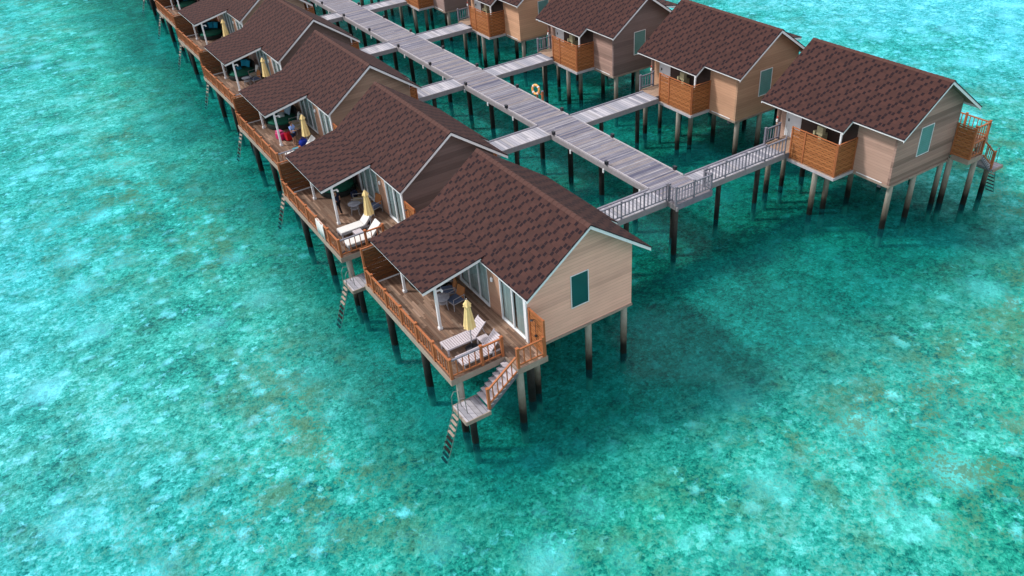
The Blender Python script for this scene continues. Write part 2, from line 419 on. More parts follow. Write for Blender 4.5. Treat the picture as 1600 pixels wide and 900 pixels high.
def water_material():
    mt = bpy.data.materials.new('lagoon_water'); mt.use_nodes = True; n = mt.node_tree; n.nodes.clear(); X.nt = n
    P = position(); x, y, z = sep(P)
    o = n.nodes.new('ShaderNodeOutputMaterial')
    wv = comb(x*.9+y*.45, y*1.0-x*.5, z)     # ripples run across the wind
    ws = comb((x*.85+y*.5)*.55, (y*.85-x*.5)*1.6, z)
    h = noise(ws, 1.5, 4, .6, .6)*1.0 + noise(wv, 4.5, 3, .6, .3)*.35 + noise(ws, .35, 2)*1.2
    bn = bump(h, .35, .08)
    tr = n.nodes.new('ShaderNodeBsdfTransparent')
    hz = ramp(noise(P, .05, 2), (.35, (.43, .95, .98)), (.65, (.53, .98, 1.0)))
    rip = ramp(noise(ws, 1.5, 4, .6, .6), (.35, .92), (.65, 1.04))
    n.links.new(mix(1.0, hz, rip, 'MULTIPLY').k, tr.inputs[0])
    df = n.nodes.new('ShaderNodeBsdfDiffuse'); df.inputs[0].default_value = (.01, .30, .36, 1)
    gl = n.nodes.new('ShaderNodeBsdfGlossy'); gl.inputs['Roughness'].default_value = .12; n.links.new(bn.k, gl.inputs['Normal'])
    fr0 = n.nodes.new('ShaderNodeFresnel'); fr0.inputs[0].default_value = 1.33
    fr = n.nodes.new('ShaderNodeMath'); fr.operation = 'MULTIPLY'; fr.inputs[1].default_value = .013; n.links.new(fr0.outputs[0], fr.inputs[0])
    m1 = n.nodes.new('ShaderNodeMixShader'); m1.inputs[0].default_value = .07
    n.links.new(tr.outputs[0], m1.inputs[1]); n.links.new(df.outputs[0], m1.inputs[2])
    m2 = n.nodes.new('ShaderNodeMixShader'); n.links.new(fr.outputs[0], m2.inputs[0])
    n.links.new(m1.outputs[0], m2.inputs[1]); n.links.new(gl.outputs[0], m2.inputs[2]); n.links.new(m2.outputs[0], o.inputs[0])
    return mt
M['water'] = water_material()
tag(grid_sheet('water', ZW, 'water', 418), kind='structure')

# ------------------------------------------------------------------ villa
ZR, UR = 4.777, 9.84; SL = (4.777-2.695)/2.889
def zs(u): return ZR - abs(u-UR)*SL        # height of the main roof at u
def pile(b_parent, f, u, y, top, r=.15, mt='pile', bot=-4.6):
    b = MB(f); b.tube([(u, y, bot), (u, y, ZW+.1), (u, y, top)], [r*1.06, r*1.04, r], 14)
    return b.build('pile', mt, b_parent, True)
def slab(b, ring, th, uvf):
    """ring of (u,y,z) on a slope, extruded down by th"""
    n = len(ring); top = ring; bot = [(p[0], p[1], p[2]-th) for p in ring]
    b.add(top, [tuple(range(n))], {0: [uvf(p) for p in top]}, 0)
    b.add(bot, [tuple(range(n-1, -1, -1))], None, 2)
    for i in range(n):
        j = (i+1) % n
        b.add([top[i], top[j], bot[j], bot[i]], [(0, 1, 2, 3)], None, 1)
def railing(f, par, pts, name='railing', mt='rail', h=.9, step=.24, posts=None, pw=.1, z0=ZD, toprail=None, bw=.035):
    """straight balustrade between post positions pts [(u,y)...]"""
    hub = MB(f)
    for i in range(len(pts)-1):
        p, q = pts[i], pts[i+1]; zp = p[2] if len(p) > 2 else z0; zq = q[2] if len(q) > 2 else z0
        hub.beam((p[0], p[1], zp+.13), (q[0], q[1], zq+.13), .045, .06)
    r = hub.build(name, mt, par)
    for i in range(len(pts)-1):
        p, q = pts[i], pts[i+1]; zp = p[2] if len(p) > 2 else z0; zq = q[2] if len(q) > 2 else z0
        if toprail is None or i not in toprail: MB(f).beam((p[0], p[1], zp+h-.06), (q[0], q[1], zq+h-.06), .075, .055).build('top_rail', mt, r)
    if toprail:
        for i in toprail:
            p, q = pts[i], pts[i+1]
            MB(f).beam((p[0], p[1], z0+h-.05), (q[0], q[1], z0+h-.05), .08, .05).build('top_rail', 'railgrey', r)
    for i in range(len(pts)-1):
        p, q = pts[i], pts[i+1]; zp = p[2] if len(p) > 2 else z0; zq = q[2] if len(q) > 2 else z0
        L = math.hypot(q[0]-p[0], q[1]-p[1]); n = max(2, round(L/step))
        for k in range(1, n):
            t = k/n; u = p[0]+(q[0]-p[0])*t; y = p[1]+(q[1]-p[1])*t; zz = zp+(zq-zp)*t
            MB(f).box(u-bw/2, u+bw/2, y-bw/2, y+bw/2, zz+.14, zz+h-.07).build('baluster', mt, r)
    for i, p in enumerate(pts):
        if posts is not None and i not in posts: continue
        zp = p[2] if len(p) > 2 else z0
        b = MB(f); b.box(p[0]-pw/2, p[0]+pw/2, p[1]-pw/2, p[1]+pw/2, zp-.08, zp+h+.02)
        b.box(p[0]-pw/2-.012, p[0]+pw/2+.012, p[1]-pw/2-.012, p[1]+pw/2+.012, zp+h+.02, zp+h+.05)
        b.build('post', mt, r)
    return r
def screen(f, par, p, q, z0, z1, rows=None, mid=None, mt='screen'):
    """timber screen of woven horizontal boards between posts at p and q (u,y)"""
    P, Q = Vector((p[0], p[1], 0)), Vector((q[0], q[1], 0)); d = (Q-P); L = d.length; d.normalize(); nrm = Vector((-d.y, d.x, 0))
    b = MB(f); H = z1-z0-.04; n = int(H/.115); bh = .115; seg = max(6, int(L/.105))
    for i in range(n):
        zb = z0+.04+i*bh; V = []; F = []
        for k in range(seg+1):
            t = k/seg; off = .004 if i % 2 else -.004
            c = P+d*(L*t)+nrm*off
            for dn in (-.008, .008):
                for zz in (zb+.004, zb+bh-.006):
                    V.append((c.x+nrm.x*dn, c.y+nrm.y*dn, zz))
        for k in range(seg):
            a = k*4; e = a+4
            F += [(a, a+1, e+1, e), (a+3, a+2, e+2, e+3), (a+1, a+3, e+3, e+1), (a+2, a, e, e+2)]
        F += [(0, 2, 3, 1), (seg*4, seg*4+1, seg*4+3, seg*4+2)]
        b.add(V, F)
    o = b.build('privacy_screen', mt, par)
    ps = [0, 1] + ([mid] if mid else [])
    for t in ps:
        c = P+d*(L*t)
        MB(f).box(c.x-.04, c.x+.04, c.y-.04, c.y+.04, z0-.02, z1+.04).build('post', 'rail', o)
    MB(f).beam((P.x, P.y, z1+.012), (Q.x, Q.y, z1+.012), .06, .04).build('cap_rail', 'rail', o)
    return o
def window(f, par, u0, u1, z0, z1, yw, glass):
    b = MB(f); t = .032; yf = yw-.03
    b.box(u0-t, u1+t, yf, yw, z1, z1+t); b.box(u0-t, u1+t, yf, yw, z0-t, z0)
    b.box(u0-t, u0, yf, yw, z0, z1); b.box(u1, u1+t, yf, yw, z0, z1)
    fr = b.build('window', 'white', par)
    MB(f).box(u0, u1, yw-.012, yw-.002, z0, z1).build('pane', glass, fr)
    return fr
GAB = set()
def build_villa(k):
    s = sgn(k); left = s < 0
    f = lambda p: (s*(p[0]-UC), p[1]-YC, p[2])
    v = empty('overwater_villa', (s*UC+VX[k], VY[k]+YC, 0), R_(VT[k]))
    UE, UW, YF, YB = 7.45, 12.4, .6, 8.0
    mu = (lambda u: u) if left else (lambda u: u if u < 10 else 10+(u-10)*.83)   # the right row is a little narrower
    fr_ = f; f2 = lambda p: fr_((mu(p[0]), p[1], p[2]))
    Y = lambda p: (p[1], (UR-p[0])*1.234 if p[0] < UR else (p[0]-UR)*1.234)
    # ---- roof
    b = MB(f); th = .05
    W = 12.721; E0 = 6.964; E1 = 6.379; YN = 2.847; YBK = 8.163
    slab(b, [(UR, 0, ZR), (W, 0, zs(W)), (W, YBK, zs(W)), (UR, YBK, ZR)], th, Y)
    slab(b, [(UR, YBK, ZR), (E1, YBK, zs(E1)), (E1, YN, zs(E1)), (E0, YN, zs(E0)), (E0, 0, zs(E0)), (UR, 0, ZR)], th, Y)
    roof = b.build('roof', ['shingle', 'shingle_edge', 'soffit'], v)
    b = MB(f)
    for i in range(28):
        y0 = i*YBK/28; y1 = (i+1)*YBK/28
        b.add([(UR, y0-.01, ZR+.022), (UR+.14, y0-.01, ZR+.022-.14*SL), (UR+.14, y1, ZR+.010-.14*SL), (UR, y1, ZR+.010), (UR-.14, y0-.01, ZR+.022-.14*SL), (UR-.14, y1, ZR+.010-.14*SL),
               (UR, y0-.01, ZR+.002), (UR+.15, y0-.01, ZR+.002-.15*SL), (UR-.15, y0-.01, ZR+.002-.15*SL)],
              [(0, 1, 2, 3), (4, 0, 3, 5), (0, 6, 7, 1), (0, 4, 8, 6)])
    b.build('ridge_cap', 'ridge', roof)
    # white barge boards and eaves boards
    def rake(y0, y1, ua, ub, off=.045, hh=.15):
        bb = MB(f); za, zb = zs(ua)-off, zs(ub)-off
        bb.add([(ua, y0, za), (ub, y0, zb), (ub, y0, zb-hh), (ua, y0, za-hh), (ua, y1, za), (ub, y1, zb), (ub, y1, zb-hh), (ua, y1, za-hh)],
               [(0, 1, 2, 3), (4, 7, 6, 5), (0, 4, 5, 1), (3, 2, 6, 7), (0, 3, 7, 4), (1, 5, 6, 2)])
        return bb.build('barge_board', 'white', roof)
    rake(.02, .055, UR+.002, W-.02); rake(.02, .055, E0+.02, UR-.002); rake(YBK-.055, YBK-.02, UR+.002, W-.02); rake(YBK-.055, YBK-.02, E1+.02, UR-.002)
    rake(YN+.015, YN+.05, E1+.02, E0+.06)
    for (ua, ya, yb) in ((W-.035, .06, YBK-.06), (E0+.035, .06, YN+.01), (E1+.035, YN+.055, YBK-.06)):
        z = zs(ua)-.047; MB(f).box(ua-.015, ua+.015, ya, yb, z-.10, z).build('eaves_board', 'white', roof)
    # porch roof
    b = MB(f); PA, PB = 12.42, 15.329; za, zb = 2.90, 2.31; YL0, YL1 = 3.291, 8.0
    slab(b, [(PA, YL0, za), (PB, YL0, zb), (PB, YL1+.163, zb), (PA, YL1+.163, za)], th, lambda p: (p[1], 3.5+(p[0]-PA)*1.02))
    pr = b.build('porch_roof', ['shingle', 'shingle_edge', 'soffit'], v)
    bb = MB(f); bb.beam((PA+.25, YL0+.035, za-.05-.12), (PB-.02, YL0+.035, zb-.115), .035, .12); bb.build('barge_board', 'white', pr)
    MB(f).box(PB-.05, PB-.02, YL0+.06, YL1+.1, zb-.11, zb-.046).build('eaves_board', 'white', pr)
    MB(f).box(14.68, 14.80, YL0+.08, YL1, 2.20, 2.34).build('porch_beam', 'white', pr)
    # ---- walls
    f = f2
    cols = (1, 1, 1, 1)
    zb0 = -.10
    b = MB(f); tk = .12
    def gable(y0, y1):
        zt = lambda u: zs(mu(u))-.07
        bb = MB(f); q = [(UE, zb0), (UW, zb0), (UW, zt(UW)), (UR, zt(UR)), (UE, zt(UE))]
        n = len(q); V = [(a, y0, z) for a, z in q]+[(a, y1, z) for a, z in q]
        bb.add(V, [tuple(range(n)), tuple(range(2*n-1, n-1, -1))]+[(i, (i+1) % n, n+(i+1) % n, n+i) for i in range(n)])
        return bb.build('wall', 'clad', v, color=cols)
    GAB.add(gable(YF, YF+tk).data.name); gable(YB-tk-.1, YB-.1)
    y0, y1 = YF+tk+.001, YB-tk-.101
    # boardwalk-side wall: door opening near the back
    b = MB(f); zt = zs(UE)-.08
    b.box(UE, UE+tk, y0, 6.30, zb0, zt); b.box(UE, UE+tk, 7.15, y1, zb0, zt); b.box(UE, UE+tk, 6.301, 7.149, 2.05, zt)
    b.box(UE, UE+tk, 6.301, 7.149, zb0, ZD)
    b.build('wall', 'clad', v, color=cols)
    # terrace-side wall with two glazed openings
    D0, D1, G0, G1 = .74, 2.52, 3.42, 5.95
    b = MB(f); zt = zs(mu(UW))-.08; zd = 2.22
    b.box(UW-tk, UW, y0, D0, zb0, zt); b.box(UW-tk, UW, G1, y1, zb0, zt)
    b.box(UW-tk, UW, D0+.001, G1-.001, zd, zt); b.box(UW-tk, UW, D0+.001, G1-.001, zb0, ZD+.02)
    b.build('wall', 'clad', v, color=cols)
    MB(f).box(UW-tk, UW+.03, D1, G0, ZD+.021, zd-.001).build('timber_panel', 'clad', v, color=(.36, .215, .15, .3))
    MB(f).box(UE+.15, UW-.15, YF+.15, YB-.25, -.12, .22).build('room_floor', 'room', v)
    MB(f).add([(9.9, YF+.2, .22), (9.9, YB-.3, .22), (9.9, YB-.3, 2.6), (9.9, YF+.2, 2.6)], [(0, 1, 2, 3)]).build('partition', 'room', v)
    # glazed doors
    for (a, c, nm, nl) in ((D0, D1, 'sliding_door', 2), (G0, G1, 'sliding_door', 3)):
        b = MB(f); t = .05; x0, x1 = UW-.05, UW+.035
        b.box(x0, x1, a+.002, a+t, ZD+.022, zd-.002); b.box(x0, x1, c-t, c-.002, ZD+.022, zd-.002)
        b.box(x0, x1, a+t, c-t, zd-t, zd-.002); b.box(x0, x1+.02, a+t, c-t, ZD+.022, ZD+.022+t)
        for i in range(1, nl):
            yy = a+(c-a)*i/nl; b.box(x0+.01, x1-.01, yy-.035, yy+.035, ZD+.022+t, zd-t)
        dr = b.build(nm, 'white', v)
        MB(f).add([(UW-.008, a+t, ZD+.08), (UW-.008, c-t, ZD+.08), (UW-.008, c-t, zd-t), (UW-.008, a+t, zd-t)], [(0, 1, 2, 3)]).build('pane', 'glass', dr)
        spans = ([(a+.05, a+.86), (a+1.0, c-.05)] if nl == 2 else [(a+.05, a+1.55), (a+1.6, c-.05)])
        for (ca, cb) in spans:
            b = MB(f); n = int((cb-ca)/.022); V = []; F = []
            for i in range(n+1):
                yy = ca+(cb-ca)*i/n; xx = UW-.12+.04*math.sin(i*1.35+math.sin(i*.4)*.8)
                V += [(xx, yy, ZD+.03), (xx, yy, zd-.02)]
            for i in range(n): F.append((2*i, 2*i+2, 2*i+3, 2*i+1))
            b.add(V, F); b.build('curtain', 'curtain', dr, True)
    lp = MB(f); lp.lathe([(.03, -.1), (.055, -.08), (.06, .06), (.03, .1)], (UW+.09, 2.98, 1.9), 10); lp.build('wall_lamp', 'white', v, True)
    # corner boards, base beams
    b = MB(f)
    b.box(UW-.005, UW+.055, YF-.02, D0-.005, zb0+.02, zs(mu(UW))-.12); b.build('corner_board', 'beam' if not left else 'white', v)
    b = MB(f); b.box(UE-.03, UW+.03, YF-.035, YF+.10, zb0-.11, zb0-.003); b.box(UE-.04, UE+.09, YF+.10, 2.74, zb0-.11, zb0-.003)
    b.build('base_beam', 'beam', v)
    b = MB(f)
    for yy, ub in ((1.2, UE+.1), (3.85, 6.0), (6.9, 6.0)): b.box(ub, 15.6, yy-.09, yy+.09, -.42, -.215)
    b.box(UE+.02, UW-.02, YF+.12, YB-.12, -.205, -.121)
    b.build('under_beams', 'beamdark', v)
    MB(f).box(UE-.022, UE-.001, 1.0, 2.5, -.09, -.05).build('conduit', 'white', v)
    gw = (10.375, 9.6) if left else (10.02, 9.14)
    window(f, v, gw[1], gw[0], .97, 2.42, YF, 'tint' if left else 'blind')
    # ---- terrace
    b = MB(f); b.box(UW+.06, 15.86, .46, 8.17, .12, ZD); b.box(UW-.08, 13.56, -.46, .459, .12, ZD)
    dk = b.build('terrace_deck', 'deck', v)
    b = MB(f); b.box(15.862, 15.90, .42, 8.21, 0, ZD+.008); b.box(13.6, 15.861, .42, .458, 0, ZD+.006); b.box(13.562, 13.60, -.50, .419, 0, ZD+.004)
    b.box(UW-.12, 13.561, -.50, -.462, 0, ZD+.006); b.box(UW-.12, UW-.081, -.461, .45, 0, ZD+.006); b.box(UW+.06, 15.861, 8.172, 8.21, 0, ZD+.006)
    b.build('edge_board', 'beam', dk)
    b = MB(f)
    for uu in (12.9, 13.9, 14.9, 15.7): b.box(uu-.05, uu+.05, .5, 8.1, 0, .118)
    b.build('joist', 'beamdark', dk)
    # ---- balustrades
    top = [1] if (k == 'L1') else None
    railing(f, v, [(15.82, 7.98), (15.82, 7.35), (15.82, 6.0), (15.82, 4.58), (15.82, 3.22), (15.82, 1.80), (15.82, .50)], step=.235)
    railing(f, v, [(15.82, .5), (14.52, .5), (13.64, .5)], posts=[1, 2], toprail=[0] if left else None, step=.26)
    railing(f, v, [(13.54, -.44), (12.42, -.44)], step=.26)
    # ---- screens
    screen(f, v, (15.80, 8.06), (12.50, 8.06), .19, 2.05, mt='screenshade')
    MB(f).box(12.5, 15.75, 7.97, 8.01, ZD+.001, ZD+.05).build('skirting', 'white', v)
    sc = screen(f, v, (12.36, .50), (12.36, -.44), .19, 1.88)
    b = MB(f); b.tube([(12.42, .02, .5), (12.42, .02, 1.7)], .012, 6); b.tube([(12.42, .02, 1.7), (12.55, .02, 1.76)], .012, 6)
    b.lathe([(.07, 0), (.05, .02)], (12.56, .02, 1.73), 10); b.lathe([(.05, -.03), (.05, .03)], (12.43, .02, .95), 8); b.build('shower', 'dark', sc)
    # entrance side
    screen(f, v, (6.09, 5.60), (6.09, 2.80), -.04, 1.68, mid=.30)
    screen(f, v, (6.09, 2.76), (7.42, 2.76), -.04, 1.68)
    b = MB(f); b.box(6.0, 7.44, 2.70, 5.62, -.09, -.022); b.build('yard_floor', 'entry', v)
    b = MB(f); b.box(5.97, 6.02, 2.66, 5.66, -.18, -.03); b.box(6.021, 7.44, 2.66, 2.71, -.18, -.03); b.build('base_beam', 'kerb', v)
    b = MB(f); b.box(5.75, 7.44, 5.63, 7.12, .10, .292); b.build('entry_deck', 'entry', v)
    MB(f).box(5.74, 7.43, 5.60, 5.628, .0, .285).build('edge_board', 'beamdark', v)
    MB(f).box(UE-.03, UE-.002, 2.80, 6.215, -.02, zs(UE)-.1).build('yard_shade_wall', 'clad', v, color=(.055, .038, .034, .3))  # dark brown panel added over the wall, yard shade put into its colour
    dr = MB(f).box(UE-.02, UE+.04, 6.302, 7.148, .295, 2.049).build('front_door', 'door', v)
    MB(f).box(UE-.06, UE-.021, 7.0, 7.06, 1.15, 1.3).build('handle', 'dark', dr)
    b = MB(f); b.box(UE-.04, UE-.001, 6.22, 6.298, .295, 2.12); b.box(UE-.04, UE-.001, 7.152, 7.23, .295, 2.12); b.build('door_frame', 'white', v)
    MB(f).box(6.84, 7.02, 7.24, 7.36, .1, zs(6.9)-.07).build('wall', 'clad', v, color=(.30, .19, .15, .3))
    MB(f).box(6.80, 6.839, 7.26, 7.34, 1.42, 1.50).build('house_sign', 'red_plastic', v)
    MB(f).box(6.78, 6.839, 7.25, 7.35, 1.20, 1.34).build('wall_lamp', 'white', v)
    hp = MB(f); hp.box(6.9, 7.12, 4.42, 4.78, 1.35, 1.8); hp.box(6.85, 7.0, 4.85, 4.95, 1.3, 1.5); hp.tube([(7.2, 4.6, 1.6), (7.42, 4.6, 1.6)], .03, 6)
    hp.box(6.96, 7.42, 4.5, 4.7, 0.0, 1.348); hp.build('water_heater', 'cream_plastic', v)
    MB(f).box(6.42, 6.50, 2.94, 3.02, -.02, zs(6.46)-.06).build('porch_post', 'white', v)
    railing(f, v, [(5.80, 7.08, .29), (6.80, 7.08, .29)], mt='railgrey', step=.2)
    # porch posts
    for (uu, yy) in ((14.74, 3.42), (14.74, 6.62)):
        b = MB(f); b.box(uu-.05, uu+.05, yy-.05, yy+.05, ZD, 2.22); b.box(uu-.08, uu+.08, yy-.08, yy+.08, ZD+.001, ZD+.10)
        po = b.build('porch_post', 'white', v)
        b = MB(f); b.box(uu-.28, uu-.051, yy-.025, yy+.025, 2.02, 2.07); b.box(uu-.30, uu-.24, yy-.07, yy+.07, 1.94, 2.03); b.build('bracket', 'white', po)
    # ---- stairs, landing, ladder
    st = MB(f); zl = -.93
    for yy in (-.47, .33): st.beam((13.60, yy, .10), (14.98, yy, zl-.06), .05, .20)
    st = st.build('stairs', 'beamdark', v)
    for i in range(7):
        u = 13.74+i*.185; z = .10-i*.147; MB(f).box(u-.12, u+.12, -.50, .36, z-.02, z+.02).build('tread', 'weathered', st)
    railing(f, st, [(13.66, -.52, .0+.08), (14.95, -.52, zl+.1)], step=.2, posts=[1], h=.86)
    b = MB(f); b.box(14.98, 15.98, -.62, .42, zl-.10, zl); b.build('landing', 'jetty', v)
    b = MB(f); b.box(14.96, 16.0, -.66, -.622, zl-.16, zl+.01); b.box(15.982, 16.02, -.62, .42, zl-.16, zl+.01); b.box(14.96, 16.0, .422, .46, zl-.16, zl+.01); b.box(15.1, 15.9, -.5, .3, zl-.2, zl-.101)
    b.build('landing_beam', 'beam', v)
    b = MB(f); ul0, ul1 = 16.04, 16.82
    for yy in (-.23, .23):
        b.tube([(15.72, yy, zl), (15.76, yy, zl+.78), (15.95, yy, zl+.84), (16.06, yy, zl+.65), (16.10, yy, zl-.1), (ul1, yy, -2.95)], .017, 6)
    ld_ = b.build('ladder', 'steel', v)
    for i in range(9):
        t = i/8; u = 16.12+(ul1-16.12)*t; z = zl-.16+(-2.9-(zl-.16))*t
        MB(f).box(u-.05, u+.05, -.20, .20, z-.015, z+.015).build('rung', 'beam' if i < 4 else 'piledark', ld_)
    # ---- piles
    pm = 'pile'
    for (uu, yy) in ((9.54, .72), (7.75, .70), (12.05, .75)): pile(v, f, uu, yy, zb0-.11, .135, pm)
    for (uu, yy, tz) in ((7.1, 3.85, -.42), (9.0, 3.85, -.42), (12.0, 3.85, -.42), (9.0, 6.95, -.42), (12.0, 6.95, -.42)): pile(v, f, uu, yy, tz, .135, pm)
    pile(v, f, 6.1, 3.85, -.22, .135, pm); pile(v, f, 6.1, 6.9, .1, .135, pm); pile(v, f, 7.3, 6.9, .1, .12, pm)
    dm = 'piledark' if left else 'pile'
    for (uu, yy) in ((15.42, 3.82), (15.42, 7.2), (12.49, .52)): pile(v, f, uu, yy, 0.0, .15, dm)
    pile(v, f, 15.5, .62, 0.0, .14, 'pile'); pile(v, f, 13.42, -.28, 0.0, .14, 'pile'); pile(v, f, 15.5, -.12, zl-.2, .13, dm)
    return v

VINFO = {
 'L1': ('nearest villa with pale tan gable wall and two bare slatted loungers on its terrace', (.66, .375, .295, .45)),
 'L2': ('villa with a white towel on its railing and white cushioned loungers on its terrace', (.23, .165, .155, .8)),
 'L3': ('villa whose terrace holds a person in a light blue shirt and pink luggage', (.33, .225, .17, .5)),
 'L4': ('villa with round daybed and round stool table, next beyond the one with pink luggage', (.22, .155, .14, .6)),
 'L5': ('villa with a row of blue cushions on its green daybed near the top', (.36, .26, .2, .5)),
 'L6': ('villa cut by the top edge, its brown railing and white posts showing', (.3, .2, .17, .5)),
 'L7': ('left row villa above the top edge, only its deck corner and stair landing showing', (.3, .2, .17, .5)),
 'L8': ('villa past the top left edge with just a ladder foot and piles in view', (.3, .2, .17, .5)),
 'R1': ('right end villa with striped brown gable wall and stairs down to the lagoon', (.36, .235, .19, .35)),
 'R2': ('villa with orange tan walls, between the striped villa and the grey brown one', (.44, .255, .165, .25)),
 'R3': ('villa with dark grey brown gable, third from the near end of the right row', (.30, .195, .165, .9)),
 'R4': ('villa with smooth tan walls and orange screens, its roof cut by the top edge', (.50, .29, .185, .3)),
 'R5': ('villa at the top edge beside the boardwalk, only orange screens and dark wall showing', (.30, .215, .20, .6)),
 'R6': ('villa above the top edge beside the boardwalk, only its piles in view', (.3, .22, .2, .5)),
}
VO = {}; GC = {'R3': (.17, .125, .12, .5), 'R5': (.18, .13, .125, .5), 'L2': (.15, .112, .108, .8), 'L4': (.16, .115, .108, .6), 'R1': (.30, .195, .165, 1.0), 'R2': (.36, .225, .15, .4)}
protoL = build_villa('L1'); protoR = build_villa('R1')
for k, (lab, col) in VINFO.items():
    if k == 'L1': v = protoL
    elif k == 'R1': v = protoR
    else:
        src = protoL if k[0] == 'L' else protoR
        sk = (lambda c: c.name.startswith('top_rail')) if False else None
        v = copy_tree(src, None, (lambda c: c.name.startswith('window')) if k[0] == 'L' else None)
        v.location = (sgn(k)*UC+VX[k], VY[k]+YC, 0); v.rotation_euler = (0, 0, R_(VT[k]))
    tag(v, lab, 'villa', 'overwater villas on stilts along the boardwalk')
    VO[k] = v
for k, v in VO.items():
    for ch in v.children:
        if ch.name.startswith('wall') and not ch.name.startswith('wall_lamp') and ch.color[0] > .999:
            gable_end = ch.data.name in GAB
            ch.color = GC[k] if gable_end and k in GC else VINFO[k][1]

# ------------------------------------------------------------------ boardwalk
def bwx(x, y): return x-.0075*(y-5)-.09
fb = lambda p: (p[0], p[1], p[2])
BR = math.atan(.0075)
bw_o = empty('boardwalk', (-.09, 5, 0), BR)
tag(bw_o, 'long straight boardwalk of weathered grey planks between the two rows of villas', 'boardwalk')
HB = 1.14; ZB = .30; BL = 76
b = MB(); b.box(-HB, HB, .04, BL, .2, ZB); b.build('walking_deck', 'boardwalk', bw_o)
jy = [(5.58, 7.05), (15.42, 16.9), (25.4, 26.95), (35.4, 37.0), (45.7, 47.15), (56.1, 57.6), (66.4, 67.9)]
for sx in (-1, 1):
    e = 2.06; y = 2.1
    for (a, c) in jy[1:]+[(BL+5, BL+6)]:
        ya = a-5-.02; b = MB(); b.box(sx*HB-.045*(sx > 0)-.0, sx*HB+.045 if sx < 0 else sx*HB, e, min(ya, BL), ZB+.001, ZB+.07)
        b.build('kerb', 'kerb', bw_o); e = c-5+.02
b = MB()
for sx in (-1, 1): MB().box(sx*(HB+.001), sx*(HB+.04), .04, BL, .02, ZB-.01).build('side_beam', 'beamgrey', bw_o)
for sx in (-1, 1): MB().box(sx*.85, sx*.75, .1, BL, .0, .198).build('joist', 'beamdark', bw_o)
n = 0
for i in range(26):
    y = 1.45+i*2.95-.03
    pl = MB(); pl.tube([(0, y, -4.6), (0, y, -.12)], .15, 12); pl.build('pile', 'piledark', bw_o, True)
    MB().box(-1.0, 1.0, y-.09, y+.09, -.12, -.002).build('cross_beam', 'beamdark', bw_o)
    cl = MB(); yy = y+1.2; cl.box(-HB-.09, -HB-.045, yy-.05, yy+.05, -.16, .06); cl.build('pipe_clip', 'white', bw_o)

# jetties
def jetty(side, i, x_in, x_out, label, rail=None):
    y0, y1 = jy[i]; yc = (y0+y1)/2
    bx = bwx(side*HB, yc)
    o = empty('jetty', (bx, yc, 0), 0); L = abs(x_out-bx)-.0
    hw = (y1-y0)/2
    f = lambda p: (side*p[0], p[1], p[2])
    b = MB(f); b.box(.045, L, -hw+.03, hw-.03, .2, ZB+.004); b.build('walking_deck', 'jetty', o)
    MB(f).box(.045, L, -hw-.02, -hw+.028, .0, ZB+.0).build('side_beam', 'beamgrey', o); MB(f).box(.045, L, hw-.028, hw+.02, .0, ZB-.0).build('side_beam', 'beamgrey', o)
    b = MB(f); b.box(.045, L, hw-.09, hw+.02, ZB+.006, ZB+.05); b.build('kerb', 'railgrey', o)
    for d in (1.85, 4.6):
        if d < L+.3:
            b = MB(f); b.tube([(d, .1, -4.6), (d, .1, .0)], .13, 12); b.build('pile', 'piledark', o, True)
            MB(f).box(d-.08, d+.08, -hw+.05, hw-.05, .0, .198).build('cross_beam', 'beamdark', o)
    tag(o, label, 'jetty', 'short jetties from the boardwalk to the villas')
    return o, f, hw, L
jl = {1: 'nearest', 2: 'second', 3: 'third', 4: 'fourth', 5: 'fifth', 6: 'sixth', 7: 'seventh'}
jlab = {
 ('L', 0): 'grey jetty with a balustrade running left from the boardwalk end behind the nearest villa',
 ('R', 0): 'grey jetty with a balustrade crossing from the boardwalk end to the near right villa',
 ('L', 1): 'short pale plank jetty left of the boardwalk, above the nearest brown roof ridge',
 ('R', 1): 'pale plank jetty right of the boardwalk leading to the orange tan walled villa',
 ('L', 2): 'short pale jetty stub left of the boardwalk, third from its near end',
 ('R', 2): 'pale plank jetty on the right leading to the dark grey brown walled villa',
 ('L', 3): 'small pale jetty stub left of the boardwalk, fourth from its near end',
 ('R', 3): 'pale jetty on the right leading to the smooth tan walled villa',
 ('L', 4): 'pale jetty stub on the left nearest the top edge of the photo',
 ('R', 4): 'pale jetty on the right at the top edge leading to the topmost orange screens',
 ('L', 5): 'pale jetty on the left past the top edge of the photo',
 ('R', 5): 'pale jetty on the right past the top edge of the photo'}
JT = {}
for i in range(5):
    for sd in 'LR':
        side = -1 if sd == 'L' else 1; k = sd+str(i+1)
        ue = 5.74 if sd == 'R' else 5.74
        xo = wor(k, ue, 6.2, 0).x
        JT[k] = jetty(side, i, 0, xo, jlab[(sd, i)])
# balustrades of the end jetties and of the landing
o, f, hw, L = JT['L1']
railing(f, o, [(.10, -hw+.02, ZB), (1.45, -hw+.02, ZB), (2.8, -hw+.02, ZB), (4.2, -hw+.02, ZB)], mt='railgrey', step=.225, pw=.06, bw=.045)
o, f, hw, L = JT['R1']
railing(f, o, [(.10, -hw+.02, ZB), (1.4, -hw+.02, ZB), (2.75, -hw+.02, ZB), (4.1, -hw+.02, ZB), (L, -hw+.02, ZB)], mt='railgrey', step=.225, pw=.06, bw=.045)
